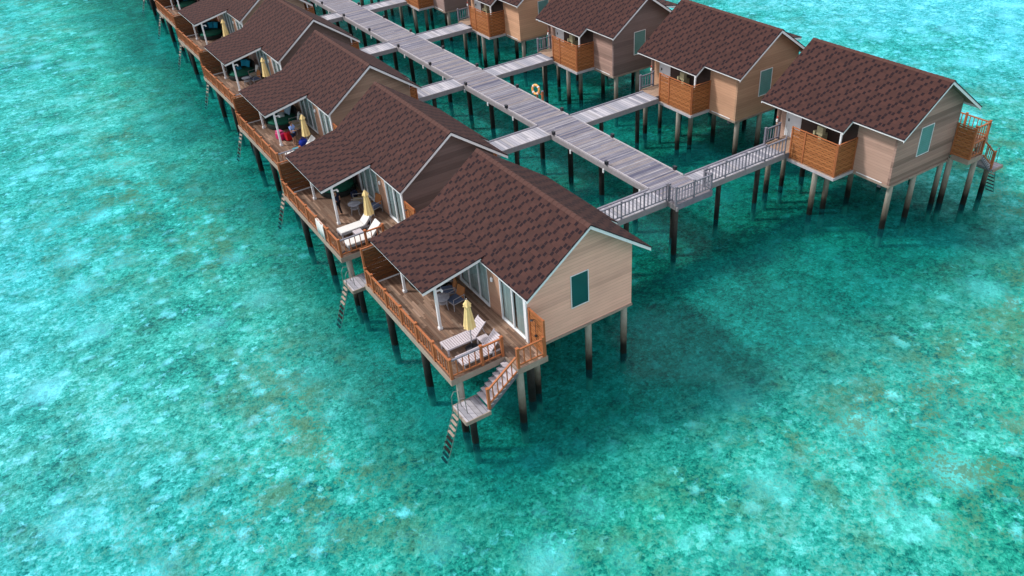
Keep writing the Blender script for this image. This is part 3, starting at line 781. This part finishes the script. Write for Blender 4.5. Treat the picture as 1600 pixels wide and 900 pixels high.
# landing at the boardwalk end
b = MB(); b.box(-HB, HB, .04-.001, .0, .2, ZB-.001)
lnd = empty('viewing_landing', (-.09, 5.3, 0), BR)
tag(lnd, 'small grey railed landing bump at the near end of the boardwalk', 'landing')
MB().box(-1.10, 1.10, -.26, .26+.01, .19, ZB-.004).build('walking_deck', 'boardwalk', lnd)
MB().box(-1.16, 1.16, -.30, -.262, .0, ZB-.002).build('side_beam', 'railgrey', lnd)
railing(lambda p: p, lnd, [(-1.12, .25, ZB), (-1.12, -.22, ZB), (0, -.22, ZB), (1.10, -.22, ZB), (1.10, .25, ZB)], mt='railgrey', step=.2, pw=.09)
b = MB(); b.box(-1.18, -1.08, -.38, -.301, -.02, .18); b.build('junction_box', 'beamgrey', lnd)
b = MB(); b.tube([(-.95, -.05, -4.6), (-.95, -.05, .18)], .14, 12); b.build('pile', 'piledark', lnd, True)

# lanterns on the boardwalk edges
lan = empty('deck_lantern')
MB().box(-.07, .07, -.09, .09, 0, .17).build('housing', 'dark', lan)
MB().box(-.078, .078, -.098, .098, .171, .19).build('cap', 'dark', lan)
LL = [10.37, 15.2, 20.2, 25.18, 30.16, 35.2, 40.36, 45.5, 50.37, 55.4]; LR_ = [7.71, 12.81, 17.64, 22.56, 27.64, 32.5, 37.75, 42.55, 47.68, 52.7]
first = True
for sd, ys in (('left', LL), ('right', LR_)):
    for i, y in enumerate(ys):
        if i > 8: continue
        o = lan if first else copy_tree(lan); first = False
        o.location = (bwx((-HB-.0) if sd == 'left' else HB, y), y, ZB+.071); o.rotation_euler = (0, 0, BR)
        ords = ['nearest', 'second', 'third', 'fourth', 'fifth', 'sixth', 'seventh', 'eighth', 'ninth']
        tag(o, f'black box lantern on the {sd} kerb of the boardwalk, {ords[i]} from the near end', 'lantern', 'small dark lanterns along the boardwalk kerbs')

# lifebuoy and its post
by = 19.75; bx = bwx(HB, by)
ps = empty('buoy_post', (bx+.05, by, ZB))
MB().box(-.05, .05, -.05, .05, .0, .62).build('post', 'rail', ps); MB().box(-.065, .065, -.065, .065, .621, .65).build('cap', 'railgrey', ps)
MB().beam((-.02, .05, .4), (-.02, .62, .4), .03, .05).build('hook_arm', 'rail', ps)
MB().box(-.045, .045, .56, .64, 0, .30).build('post', 'rail', ps)
tag(ps, 'short brown timber post holding the orange life ring at the boardwalk kerb', 'post')
b = MB(); V = []; F = []; n, m_ = 28, 10; Rr, rr = .27, .075
for i in range(n):
    t = 2*math.pi*i/n
    for j in range(m_):
        q = 2*math.pi*j/m_; V.append((rr*math.sin(q)*.8, (Rr+rr*math.cos(q))*math.cos(t), (Rr+rr*math.cos(q))*math.sin(t)))
for i in range(n):
    for j in range(m_): F.append((i*m_+j, ((i+1) % n)*m_+j, ((i+1) % n)*m_+(j+1) % m_, i*m_+(j+1) % m_))
ring = b.add(V, F).build('life_ring', 'orange', None, True)
ring.location = (bx-.08, by+.52, ZB+.62); ring.rotation_euler = (0, R_(8), R_(14))
tag(ring, 'orange life ring propped upright on the right edge of the boardwalk', 'life ring')
b = MB()
for a in (45, 135, 225, 315):
    t = R_(a); c = Vector((0, Rr*math.cos(t), Rr*math.sin(t))); tg = Vector((0, -math.sin(t), math.cos(t)))
    b.tube([c-tg*.035, c+tg*.035], [rr*1.12, rr*1.12], 10)
b.build('reflective_band', 'white', ring)

# ------------------------------------------------------------------ terrace furniture (local x = towards the lagoon side, y = towards the back)
def place(o, k, u, y, z=ZD, rz=0):
    s = sgn(k); o.location = wor(k, u, y, z); o.rotation_euler = (0, 0, R_(VT[k]) + (math.pi if s < 0 else 0) + R_(rz)); return o
# NOTE: for the left row, rotating by 180 degrees makes local +x point to the lagoon and local +y towards the camera
def make_lounger(cushion):
    o = empty('sun_lounger'); mt = 'weathered'
    b = MB(); b.box(-.55, .75, -.31, -.27, .26, .33); b.box(-.55, .75, .27, .31, .26, .33); b.box(.71, .75, -.269, .269, .26, .33); b.box(-.95, -.55, -.31, -.28, .26, .32); b.box(-.95, -.55, .28, .31, .26, .32)
    b.build('frame', mt if not cushion else 'greymetal', o)
    b = MB(); n = 13
    for i in range(n): x = -.42+i*.094; b.box(x-.033, x+.033, -.268, .268, .30, .335)
    b.build('seat', mt, o)
    ang = R_(46); c, s_ = math.cos(ang), math.sin(ang)
    b = MB()
    for i in range(8):
        d = .05+i*.088; p = (-.47-c*d, 0, .33+s_*d); b.beam((p[0], -.28, p[2]), (p[0], .28, p[2]), .074, .025, (s_, 0, c))
    for yy in (-.26, .26): b.beam((-.47, yy, .31), (-.47-c*.75, yy, .31+s_*.75), .03, .045)
    b.build('backrest', mt, o)
    b = MB()
    for yy in (-.22, .22): b.beam((-.47-c*.5, yy, .3+s_*.5), (-.93, yy, .30), .025, .025)
    b.build('prop', mt, o)
    for (x, y) in ((.70, -.28), (.70, .28), (-.55, -.28), (-.55, .28)): MB().box(x-.03, x+.03, y-.025, y+.025, 0, .259).build('leg', mt if not cushion else 'greymetal', o)
    for y in (-.33, .33):
        w_ = MB(); w_.tube([(-.9, y-.02, .10), (-.9, y+.02, .10)], .10, 14); w_.build('wheel', 'dark', o, True)
    if cushion:
        b = MB(); b.box(-.46, .74, -.29, .29, .336, .41); cu = b.build('cushion', 'cushion_white', o)
        b = MB(); b.beam((-.47, 0, .385), (-.47-c*.76, 0, .385+s_*.76), .58, .075); b.build('back_cushion', 'cushion_white', o)
        for q in o.children:
            if 'cushion' in q.name:
                bv = q.modifiers.new('soft', 'BEVEL'); bv.width = .03; bv.segments = 3
    return o
lo_bare = make_lounger(False); lo_cu = make_lounger(True)
def lounger(k, u, y, cushion, label, first=[True, True], rz=0):
    src = lo_cu if cushion else lo_bare
    o = src if first[cushion] else copy_tree(src); first[cushion] = False
    place(o, k, u-.75, y, ZD, rz); tag(o, label, 'sun lounger', 'sun loungers on the terraces'); return o
lounger('L1', 15.32, 2.00, 0, 'bare slatted lounger on the nearest terrace, the one farther from the front railing')
lounger('L1', 15.27, .90, 0, 'bare slatted lounger along the front railing of the nearest terrace')
lounger('L2', 15.22, 2.12, 1, 'white cushioned lounger with raised back, farther from the railing, on the second nearest terrace')
lounger('L2', 15.40, .90, 1, 'white cushioned lounger right behind the front railing, partly under the nearest roof')
lounger('L3', 15.15, 1.22, 1, 'white lounger end peeping over the roof beside the person, with turquoise towel')
def make_umbrella():
    o = empty('parasol')
    n = 32
    def fr(kk, nn, z):
        a = .10 if z > .25 else 0
        return 1+(.16*math.cos(kk*math.pi*2*8/nn) if z < 1.0 else .10*math.cos(kk*math.pi*2*8/nn))
    b = MB(); b.lathe([(.235, 1.08), (.225, 1.10), (.19, 1.35), (.15, 1.65), (.115, 1.9), (.085, 2.08), (.07, 2.14)], n=n, fr=fr); b.build('canopy', 'cream', o, True)
    b = MB(); b.lathe([(.15, 2.06), (.13, 2.10), (.085, 2.20), (.05, 2.27), (.03, 2.30)], n=n, fr=lambda kk, nn, z: 1+.22*math.cos(kk*math.pi*2*6/nn)*(1 if z < 2.15 else .3)); b.build('vent_cap', 'cream', o, True)
    MB().tube([(0, 0, .05), (0, 0, 2.36)], .021, 10).build('pole', 'greymetal', o, True)
    b = MB(); b.lathe([(.27, 0), (.27, .06), (.20, .09), (.05, .11), (.04, .30)], n=24); b.build('base', 'dark', o, True)
    return o
um = make_umbrella()
for i, (k, u, y, lab) in enumerate([('L1', 14.34, 1.57, 'folded pale yellow parasol between the two bare slatted loungers'),
    ('L2', 13.79, 1.55, 'folded yellow parasol behind the white cushioned loungers'),
    ('L3', 13.75, 1.38, 'folded yellow parasol beside the person in the light blue shirt'),
    ('L4', 13.15, 1.95, 'folded yellow parasol by the terrace with the round stool'),
    ('L5', 13.45, 2.05, 'folded yellow parasol by the daybed with blue cushions, farthest in view')]):
    o = um if i == 0 else copy_tree(um); place(o, k, u, y); tag(o, lab, 'parasol', 'folded parasols on the terraces')
um.children[0]
def make_low_table():
    o = empty('side_table')
    b = MB()
    for i in range(6): b.box(-.2+i*.068, -.2+i*.068+.058, -.2, .2, .36, .385)
    b.build('tabletop', 'weathered', o)
    MB().box(-.2, .2, -.215, -.201, .31, .385).add([], []).box(-.2, .2, .201, .215, .31, .385).build('apron', 'weathered', o)
    for x in (-.17, .17):
        for y in (-.18, .18): MB().box(x-.02, x+.02, y-.02, y+.02, 0, .359).build('leg', 'weathered', o)
    return o
lt_ = make_low_table(); place(lt_, 'L1', 13.88, 1.42); tag(lt_, 'small square slatted side table between the two bare loungers', 'side table', 'low side tables')
o = copy_tree(lt_); place(o, 'L2', 14.50, 1.52); tag(o, 'small square side table between the white cushioned loungers', 'side table', 'low side tables')
def make_round_table(mt):
    o = empty('round_table'); MB().lathe([(.30, .52), (.31, .53), (.31, .555), (.30, .56)], n=24).build('tabletop', mt, o, True)
    MB().lathe([(.22, .30), (.22, .315)], n=20).build('lower_shelf', 'greymetal', o, True)
    for a in (20, 110, 200, 290):
        t = R_(a); MB().tube([(.20*math.cos(t), .20*math.sin(t), .52), (.27*math.cos(t), .27*math.sin(t), 0)], .014, 6).build('leg', 'greymetal', o)
    return o
rt_ = make_round_table('tabletop'); place(rt_, 'L1', 13.98, 4.58); tag(rt_, 'round glass table beside the wicker backed chairs under the nearest porch', 'table', 'round tables on the terraces')
o = copy_tree(rt_); place(o, 'L2', 13.66, 3.86); tag(o, 'round grey table in front of the pale wicker chair', 'table', 'round tables on the terraces')
o = copy_tree(rt_); place(o, 'L4', 13.95, 4.15); tag(o, 'round stool like table beside the daybed with blue cushions, by the farther porch post', 'table', 'round tables on the terraces')
def make_chair(back, seat):
    o = empty('armchair')     # faces local +x
    MB().box(-.24, .24, -.24, .24, .33, .40).build('seat_cushion', seat, o)
    MB().beam((-.26, 0, .36), (-.40, 0, .84), .46, .05, (1, 0, .3)).build('backrest', back, o)
    for sy in (-1, 1):
        b = MB(); b.tube([(.26, sy*.27, 0), (.25, sy*.27, .56), (-.30, sy*.27, .58)], .016, 6); b.build('armrest', 'greymetal', o)
        MB().tube([(-.28, sy*.26, 0), (-.30, sy*.26, .58)], .016, 6).build('leg', 'greymetal', o)
        MB().tube([(.25, sy*.25, 0), (.25, sy*.25, .33)], .016, 6).build('leg', 'greymetal', o)
    MB().box(-.26, .26, -.265, -.245, .29, .33).box(-.26, .26, .245, .265, .29, .33).box(.245, .262, -.245, .245, .29, .33).build('frame', 'greymetal', o)
    return o
ch = make_chair('wicker', 'bluegrey'); ch2 = make_chair('palewicker', 'palewicker')
CG = 'terrace armchairs'
place(ch, 'L1', 13.52, 4.38, ZD, 8); tag(ch, 'armchair with blue grey seat and orange brown back, nearer the yellow parasol', 'chair', CG)
o = copy_tree(ch); place(o, 'L1', 13.45, 5.15, ZD, -20); tag(o, 'armchair with orange brown back partly hidden behind the porch roof edge', 'chair', CG)
place(ch2, 'L2', 13.25, 4.42, ZD, -30); tag(ch2, 'pale wicker armchair behind the small round grey table', 'chair', CG)
o = copy_tree(ch); place(o, 'L2', 12.85, 3.35, ZD, 15); tag(o, 'dark brown backed armchair half behind the yellow parasol by the glass doors', 'chair', CG)
o = copy_tree(ch2); place(o, 'L3', 13.25, 4.55, ZD, 10); tag(o, 'pale armchair behind the person in the light blue shirt', 'chair', CG)
o = copy_tree(ch2); place(o, 'L3', 13.20, 5.30, ZD, -10); tag(o, 'armchair with a white towel over its back beside the daybed with grey cushions', 'chair', CG)
o = copy_tree(ch); place(o, 'L4', 13.40, 4.05, ZD, 10); tag(o, 'armchair with blue grey seat beside the round stool like table', 'chair', CG)
o = copy_tree(ch2); place(o, 'L4', 13.20, 5.00, ZD, 0); tag(o, 'armchair with a white towel over its back beside a yellow parasol', 'chair', CG)
def towel_on(k, u, y, rz, z0, label, mt='cushion_white', wd=.52):
    b = MB(); V = []; F = []; n = 8
    prof = [(-.34, .42), (-.40, .66), (-.46, .87), (-.42, .90), (-.33, .84), (-.26, .60), (-.22, .44)]
    for i, (x, z) in enumerate(prof):
        for j in range(n+1): V.append((x+.006*math.sin(j*2+i), -wd/2+wd*j/n, z+.01*math.sin(j*1.7+i)))
    for i in range(len(prof)-1):
        for j in range(n): F.append((i*(n+1)+j, i*(n+1)+j+1, (i+1)*(n+1)+j+1, (i+1)*(n+1)+j))
    o = b.add(V, F).build('towel', mt, None, True); sd = o.modifiers.new('thick', 'SOLIDIFY'); sd.thickness = .012
    place(o, k, u, y, z0, rz); tag(o, label, 'towel'); return o
towel_on('L3', 13.20, 5.30, -10, ZD, 'white towel over the chair back near the grey cushioned daybed')
towel_on('L4', 13.20, 5.00, 0, ZD, 'white towel over the chair back right of the blue cushioned daybed')
# white towel over the railing of L2
b = MB(); V = []; F = []; n = 12
for i, (x, z) in enumerate([(-.06, .30), (-.058, .55), (-.055, .80), (0, .885), (.055, .80), (.06, .45), (.062, .05)]):
    for j in range(n+1): V.append((x+.012*math.sin(j*1.3), -.5+j/n, z+.008*math.sin(j*.9+i)))
for i in range(6):
    for j in range(n): F.append((i*(n+1)+j, i*(n+1)+j+1, (i+1)*(n+1)+j+1, (i+1)*(n+1)+j))
o = b.add(V, F).build('towel', 'cushion_white', None, True); sd = o.modifiers.new('thick', 'SOLIDIFY'); sd.thickness = .012
place(o, 'L2', 15.82, 2.75, ZD+.01); tag(o, 'white towel hung over the brown lagoon side railing', 'towel')

def make_daybed(mt):
    o = empty('daybed'); Rd = .95
    MB().lathe([(Rd*.93, 0), (Rd, .06), (Rd, .26), (Rd*.97, .29)], n=36).build('base', 'charcoal', o, True)
    MB().lathe([(Rd*.90, .291), (Rd*.93, .33), (Rd*.93, .40), (Rd*.86, .44), (.1, .45)], n=36).build('mattress', mt, o, True)
    b = MB(); V = []; F = []; n = 24     # curved back towards the wall side (-x) and back (+y world => -y local)
    for i in range(n+1):
        t = R_(150)+R_(210)*i/n; h = .42+.36*math.sin(math.pi*i/n)**.6
        for (rr_, zz) in ((Rd+.0, .10), (Rd+.06, h+.22), (Rd-.02, h+.25), (Rd-.08, .46)): V.append((rr_*math.cos(t), rr_*math.sin(t), zz))
    for i in range(n):
        for j in range(4): F.append((i*4+j, i*4+(j+1) % 4, (i+1)*4+(j+1) % 4, (i+1)*4+j))
    F += [(0, 1, 2, 3), (n*4+3, n*4+2, n*4+1, n*4)]
    b.add(V, F).build('backrest', 'charcoal', o, True)
    return o
db = make_daybed('green_cloth')
DBP = {'L1': (13.45, 6.75), 'L2': (13.42, 6.72), 'L3': (13.62, 6.40), 'L4': (13.68, 6.15), 'L5': (13.62, 6.35), 'L6': (13.6, 6.3)}
DL = {'L1': 'dark round daybed mostly hidden under the nearest porch roof', 'L2': 'round green daybed with one big blue cushion, behind the second nearest porch post',
      'L3': 'round green daybed heaped with grey and peach cushions', 'L4': 'round green daybed with two bright blue cushions beside a white towel',
      'L5': 'round green daybed with a row of blue cushions and a tan basket', 'L6': 'round daybed at the top edge of the photo'}
def make_cushion(mt):
    b = MB(); V = []; F = []; n = 8
    for sd_ in (1, -1):
        for i in range(n+1):
            for j in range(n+1):
                a, c = i/n*2-1, j/n*2-1; hh = .075*max(0, (1-a**4)*(1-c**4))**.5
                pin = 1-.08*(1-abs(a))*abs(c)-.0; V.append((sd_*hh, .22*c*(1-.07*(1-a*a)), .22*a*(1-.07*(1-c*c))))
    N = (n+1)**2
    for q in (0, 1):
        for i in range(n):
            for j in range(n): k0 = q*N+i*(n+1)+j; F.append((k0, k0+1, k0+n+2, k0+n+1))
    o = b.add(V, F).build('cushion', mt, None, True); return o
CUS = {}
def cushion(k, cu, cy_, z, mt, label, tilt=20, rz=0, sc=1.0):
    if mt not in CUS: o = make_cushion(mt); CUS[mt] = o
    else: o = CUS[mt].copy(); COL.objects.link(o)
    place(o, k, cu, cy_, z, rz); o.rotation_euler = (0, -R_(tilt), o.rotation_euler[2]); o.scale = (sc,)*3
    tag(o, label, 'cushion', 'scatter cushions on the round daybeds'); return o
for i, k in enumerate(DBP):
    o = db if i == 0 else copy_tree(db); place(o, k, *DBP[k], ZD, 0); tag(o, DL[k], 'daybed', 'round daybeds under the porches')
def dc(k, ang, r, z, mt, lab, tilt=20, sc=1.0):
    u, y = DBP[k]; a = R_(ang); cushion(k, u+r*math.cos(a), y+r*math.sin(a), ZD+z+(.06 if tilt < 50 else 0), mt, lab, tilt, -ang+180, sc)
# angles: 0 = lagoon side, 90 = back, 180 = house side
dc('L2', 150, .62, .68, 'teal_cloth', 'big blue cushion on the second nearest daybed, at its house side', 20, 1.15)
dc('L2', 110, .66, .66, 'darkteal', 'dark teal cushion at the back of the second nearest daybed', 20)
dc('L3', 50, .62, .66, 'darkteal', 'dark teal cushion on the grey cushioned daybed, at its lagoon side', 20, 1.15)
dc('L3', 85, .66, .68, 'darkteal', 'navy blue cushion behind the peach cushion', 15, 1.1)
dc('L3', 120, .58, .66, 'peach', 'peach orange cushion in the middle of a daybed', 25, .9)
dc('L3', 165, .55, .70, 'lightblue', 'large pale grey blue cushion right of the peach cushion', 25, 1.35)
dc('L3', 110, .22, .52, 'paleblue', 'pale cushion lying flat in front of the peach cushion', 70, 1.0)
dc('L4', 130, .66, .68, 'teal_cloth', 'bright blue cushion, left of the pair at the back of the daybed', 18, 1.05)
dc('L4', 165, .62, .68, 'teal_cloth', 'bright blue cushion, right of the pair, leaning by the white towel', 22, 1.1)
dc('L4', 85, .40, .52, 'teal_cloth', 'blue cushion lying flat near the porch post on the daybed', 60, .8)
dc('L5', 80, .66, .68, 'darkteal', 'dark blue cushion at the left end of the row on the farthest daybed', 18, 1.1)
dc('L5', 110, .68, .68, 'teal_cloth', 'blue cushion in the middle of the row on the farthest daybed', 18, 1.1)
dc('L5', 150, .66, .68, 'teal_cloth', 'blue cushion at the right end of the row on the farthest daybed', 20, 1.1)
dc('L6', 110, .6, .68, 'teal_cloth', 'blue cushion on the daybed at the top edge of the photo', 20, 1.1)
b = MB(); b.lathe([(.13, 0), (.17, .10), (.19, .28), (.18, .30)], n=16, fr=lambda kk, nn, z: 1+.02*math.cos(kk*math.pi)); bk = b.build('basket', 'palewicker', None, True)
place(bk, 'L5', 13.10, 4.55, ZD+.30); bk.scale = (1.2, 1.2, 1.2); tag(bk, 'tan basket beside the farthest daybed in view', 'basket'); bk.location.z = ZD
# luggage on L3
def suitcase(k, u, y, mt, band, rz, size, lab):
    o = empty('suitcase'); a, c, h = size
    bd = MB().box(-a/2, a/2, -c/2, c/2, .03, h).build('shell', mt, o); bv = bd.modifiers.new('r', 'BEVEL'); bv.width = .05; bv.segments = 3
    MB().box(-a/2-.003, a/2+.003, -.012, .012, .03, h+.003).build('zip_band', band, o)
    hb = MB(); hb.tube([(-.1, 0, h), (-.1, 0, h+.05), (.1, 0, h+.05), (.1, 0, h)], .012, 6); hb.build('handle', 'dark', o)
    for x in (-a/2+.06, a/2-.06):
        wm = MB(); wm.tube([(x, -.03, .03), (x, .03, .03)], .03, 10); wm.build('wheel', 'dark', o)
    place(o, k, u, y, ZD, rz); tag(o, lab, 'suitcase'); return o
suitcase('L3', 14.42, 4.30, 'pink', 'hotpink', 20, (.42, .55, .42), 'bright pink suitcase standing left of the red one')
suitcase('L3', 14.12, 3.85, 'red', 'pink', 10, (.34, .40, .50), 'crimson suitcase next to the legs of the person in light blue')
# folded pink towel on the pink case, blue bag, turquoise towel
b = MB(); b.box(-.16, .16, -.2, .2, 0, .05); o = b.build('towel', 'hotpink', None); bv = o.modifiers.new('r', 'BEVEL'); bv.width = .02; bv.segments = 2
place(o, 'L3', 14.45, 4.36, ZD+.47, 15); tag(o, 'folded light pink towel lying on the pink suitcase', 'towel')
def bag(k, u, y, mt, lab, sc=1.0):
    o = empty('beach_bag')
    q = MB(); q.lathe([(.16, 0), (.22, .06), (.24, .22), (.20, .34), (.18, .36)], n=16, fr=lambda kk, nn, z: 1+.10*math.cos(kk*math.pi*4/nn)); q.build('body', mt, o, True)
    q = MB(); q.tube([(-.12, 0, .34), (-.08, 0, .48), (.08, 0, .48), (.12, 0, .34)], .013, 6); q.build('strap', mt, o)
    place(o, k, u, y, ZD, 30); o.scale = (sc,)*3; tag(o, lab, 'bag'); return o
bag('L3', 13.72, 2.45, 'royal', 'royal blue bag at the foot of the yellow parasol beside the person', 1.1)
b = MB(); b.box(-.2, .2, -.28, .28, 0, .035); o = b.build('towel', 'towel_turq', None); bv = o.modifiers.new('r', 'BEVEL'); bv.width = .015; bv.segments = 2
place(o, 'L3', 14.45, 1.34, ZD+.415, 0); tag(o, 'turquoise towel folded on a white lounger near the person', 'towel')
bag('L2', 13.0, 5.55, 'navy', 'dark blue bag on the floor beside the second nearest daybed', .8)
b = MB()
for yy in (-.07, .07): b.box(-.13, .13, yy-.04, yy+.04, 0, .03)
o = b.build('sandals', 'dark', None); place(o, 'L2', 15.55, .78, ZD, 25); tag(o, 'pair of dark sandals in the front corner of the second nearest terrace', 'sandals')

# ------------------------------------------------------------------ people
def skin_obj(name, mt, joints, edges, parent=None, sub=2):
    me = bpy.data.meshes.new(name); keys = list(joints); ix = {q: i for i, q in enumerate(keys)}
    me.from_pydata([joints[q][0] for q in keys], [(ix[a], ix[c]) for a, c in edges], []); me.update()
    o = bpy.data.objects.new(name, me); COL.objects.link(o)
    sk = o.modifiers.new('skin', 'SKIN'); sk.use_smooth_shade = True
    lay = me.skin_vertices[0].data if me.skin_vertices else None
    if lay is None:
        bm = bmesh.new(); bm.from_mesh(me); bm.verts.layers.skin.verify(); bm.to_mesh(me); bm.free(); lay = me.skin_vertices[0].data
    for q in keys:
        r = joints[q][1]; lay[ix[q]].radius = (r, r) if not isinstance(r, tuple) else r
        lay[ix[q]].use_root = (ix[q] == 0)
    ss = o.modifiers.new('sub', 'SUBSURF'); ss.levels = sub; ss.render_levels = sub
    me.materials.append(M[mt])
    if parent: o.parent = parent
    return o
def person(k, u, y, rz, H, top, bottom, label, arms='carry', skin='skin', stride=0.0):
    h = H/1.70
    def P(x, yy, z): return (x*h, yy*h, z*h)
    st = stride
    J = {'pel': (P(0, 0, .92), .115*h), 'waist': (P(0, 0, 1.06), .105*h), 'chest': (P(.01, 0, 1.28), .13*h), 'neck0': (P(0, 0, 1.42), .06*h), 'neck': (P(.01, 0, 1.48), .052*h),
         'chin': (P(.03, 0, 1.54), .065*h), 'head': (P(.02, 0, 1.60), .088*h), 'crown': (P(.01, 0, 1.66), .07*h), 'nose': (P(.125, 0, 1.585), .012*h),
         'earl': (P(.01, .088, 1.585), .016*h), 'earr': (P(.01, -.088, 1.585), .016*h)}
    E_ = [('pel', 'waist'), ('waist', 'chest'), ('chest', 'neck0'), ('neck0', 'neck'), ('neck', 'chin'), ('chin', 'head'), ('head', 'crown'), ('head', 'nose'), ('head', 'earl'), ('head', 'earr')]
    for s_, nm in ((1, 'l'), (-1, 'r')):
        dx = st*s_
        J.update({'hip'+nm: (P(0, s_*.09, .86), .09*h), 'knee'+nm: (P(.03+dx*.5, s_*.10, .48), .058*h), 'ank'+nm: (P(-.02+dx, s_*.10, .09), .038*h),
                  'heel'+nm: (P(-.05+dx, s_*.10, .04), .035*h), 'toe'+nm: (P(.14+dx, s_*.12, .03), .03*h),
                  'sh'+nm: (P(0, s_*.17, 1.38), .06*h)})
        E_ += [('pel', 'hip'+nm), ('hip'+nm, 'knee'+nm), ('knee'+nm, 'ank'+nm), ('ank'+nm, 'heel'+nm), ('ank'+nm, 'toe'+nm), ('chest', 'sh'+nm)]
        if arms == 'carry': el, wr, hd = (.10, s_*.24, 1.13), (.28, s_*.17, 1.16), (.36, s_*.14, 1.17)
        elif s_ > 0: el, wr, hd = (.02, .25, 1.12), (.12, .25, .90), (.15, .25, .83)
        else: el, wr, hd = (-.05, -.25, 1.12), (-.02, -.27, .88), (0, -.27, .80)
        J.update({'el'+nm: (P(*el), .043*h), 'wr'+nm: (P(*wr), .028*h), 'hd'+nm: (P(*hd), (.035*h, .018*h))})
        E_ += [('sh'+nm, 'el'+nm), ('el'+nm, 'wr'+nm), ('wr'+nm, 'hd'+nm)]
        d = (Vector(hd)-Vector(wr)).normalized(); sd_ = Vector((0, 0, 1)) if arms == 'carry' else Vector((1, 0, 0))
        for fi, (off, ln) in enumerate(((-.026, .07), (-.009, .082), (.009, .078), (.026, .062))):
            b0 = Vector(hd)+d*.02+sd_*off; b1 = b0+d*ln*.55; b2 = b1+d*ln*.4+Vector((0, -s_*.02, -.01))
            J.update({f'f{fi}a'+nm: (P(*b0), .009*h), f'f{fi}b'+nm: (P(*b1), .0085*h), f'f{fi}c'+nm: (P(*b2), .007*h)})
            E_ += [('hd'+nm, f'f{fi}a'+nm), (f'f{fi}a'+nm, f'f{fi}b'+nm), (f'f{fi}b'+nm, f'f{fi}c'+nm)]
        t0 = Vector(wr)+d*.03+sd_*.03; t1 = t0+d*.03+sd_*.025
        J.update({'ta'+nm: (P(*t0), .011*h), 'tb'+nm: (P(*t1), .009*h)}); E_ += [('wr'+nm, 'ta'+nm), ('ta'+nm, 'tb'+nm)]
    body = skin_obj('person', skin, J, E_, None)
    # clothes follow the body
    T = {'w': (P(0, 0, .86), (.155*h, .125*h)), 'm': (P(0, 0, 1.05), (.15*h, .118*h)), 'c': (P(.01, 0, 1.27), (.17*h, .135*h)), 'n': (P(0, 0, 1.42), .075*h)}
    TE = [('w', 'm'), ('m', 'c'), ('c', 'n')]
    for s_, nm in ((1, 'l'), (-1, 'r')):
        a = Vector(J['sh'+nm][0]); e = Vector(J['el'+nm][0]); T['s'+nm] = (tuple(a), .075*h); T['e'+nm] = (tuple(a.lerp(e, .75)), .066*h); TE += [('c', 's'+nm), ('s'+nm, 'e'+nm)]
    skin_obj('shirt', top, T, TE, body)
    B = {'b': (P(0, 0, .90), (.15*h, .125*h))}; BE = []
    for s_, nm in ((1, 'l'), (-1, 'r')):
        a = Vector(J['hip'+nm][0]); e = Vector(J['knee'+nm][0]); f_ = .65 if bottom != 'blackcloth' else 1.0
        B['h'+nm] = (tuple(a), .098*h); B['k'+nm] = (tuple(a.lerp(e, f_)), .082*h if f_ < 1 else .07*h); BE += [('b', 'h'+nm), ('h'+nm, 'k'+nm)]
        if f_ == 1.0: B['a'+nm] = (J['ank'+nm][0], .055*h); BE.append(('k'+nm, 'a'+nm))
    skin_obj('shorts' if bottom != 'blackcloth' else 'trousers', bottom, B, BE, body)
    hr = MB(); hr.lathe([(.085*h, -.05*h), (.103*h, .0), (.10*h, .05*h), (.07*h, .09*h), (.02*h, .108*h)], (-.005*h, 0, 1.61*h), 16); hr.build('hair', 'hair', body, True)
    for s_ in (1, -1):
        ey = MB(); ey.lathe([(.004*h, -.01*h), (.011*h, 0), (.004*h, .01*h)], (.098*h, s_*.032*h, 1.605*h), 8); ey.build('eye', 'dark', body, True)
    mo = MB(); mo.box(.085*h, .10*h, -.022*h, .022*h, 1.543*h, 1.552*h); mo.build('mouth', 'red_plastic', body)
    place(body, k, u, y, ZD, rz); tag(body, label, 'person'); return body
# facing: local +x; rz 0 = towards the lagoon
person('L3', 14.08, 2.85, 125, 1.48, 'shirt', 'navy', 'person in a light blue shirt and dark blue shorts seen from behind', 'carry')
person('L2', 14.38, 4.20, -60, 1.42, 'navy', 'blackcloth', 'person in dark clothes standing half hidden behind the white porch post', 'side', stride=.10)
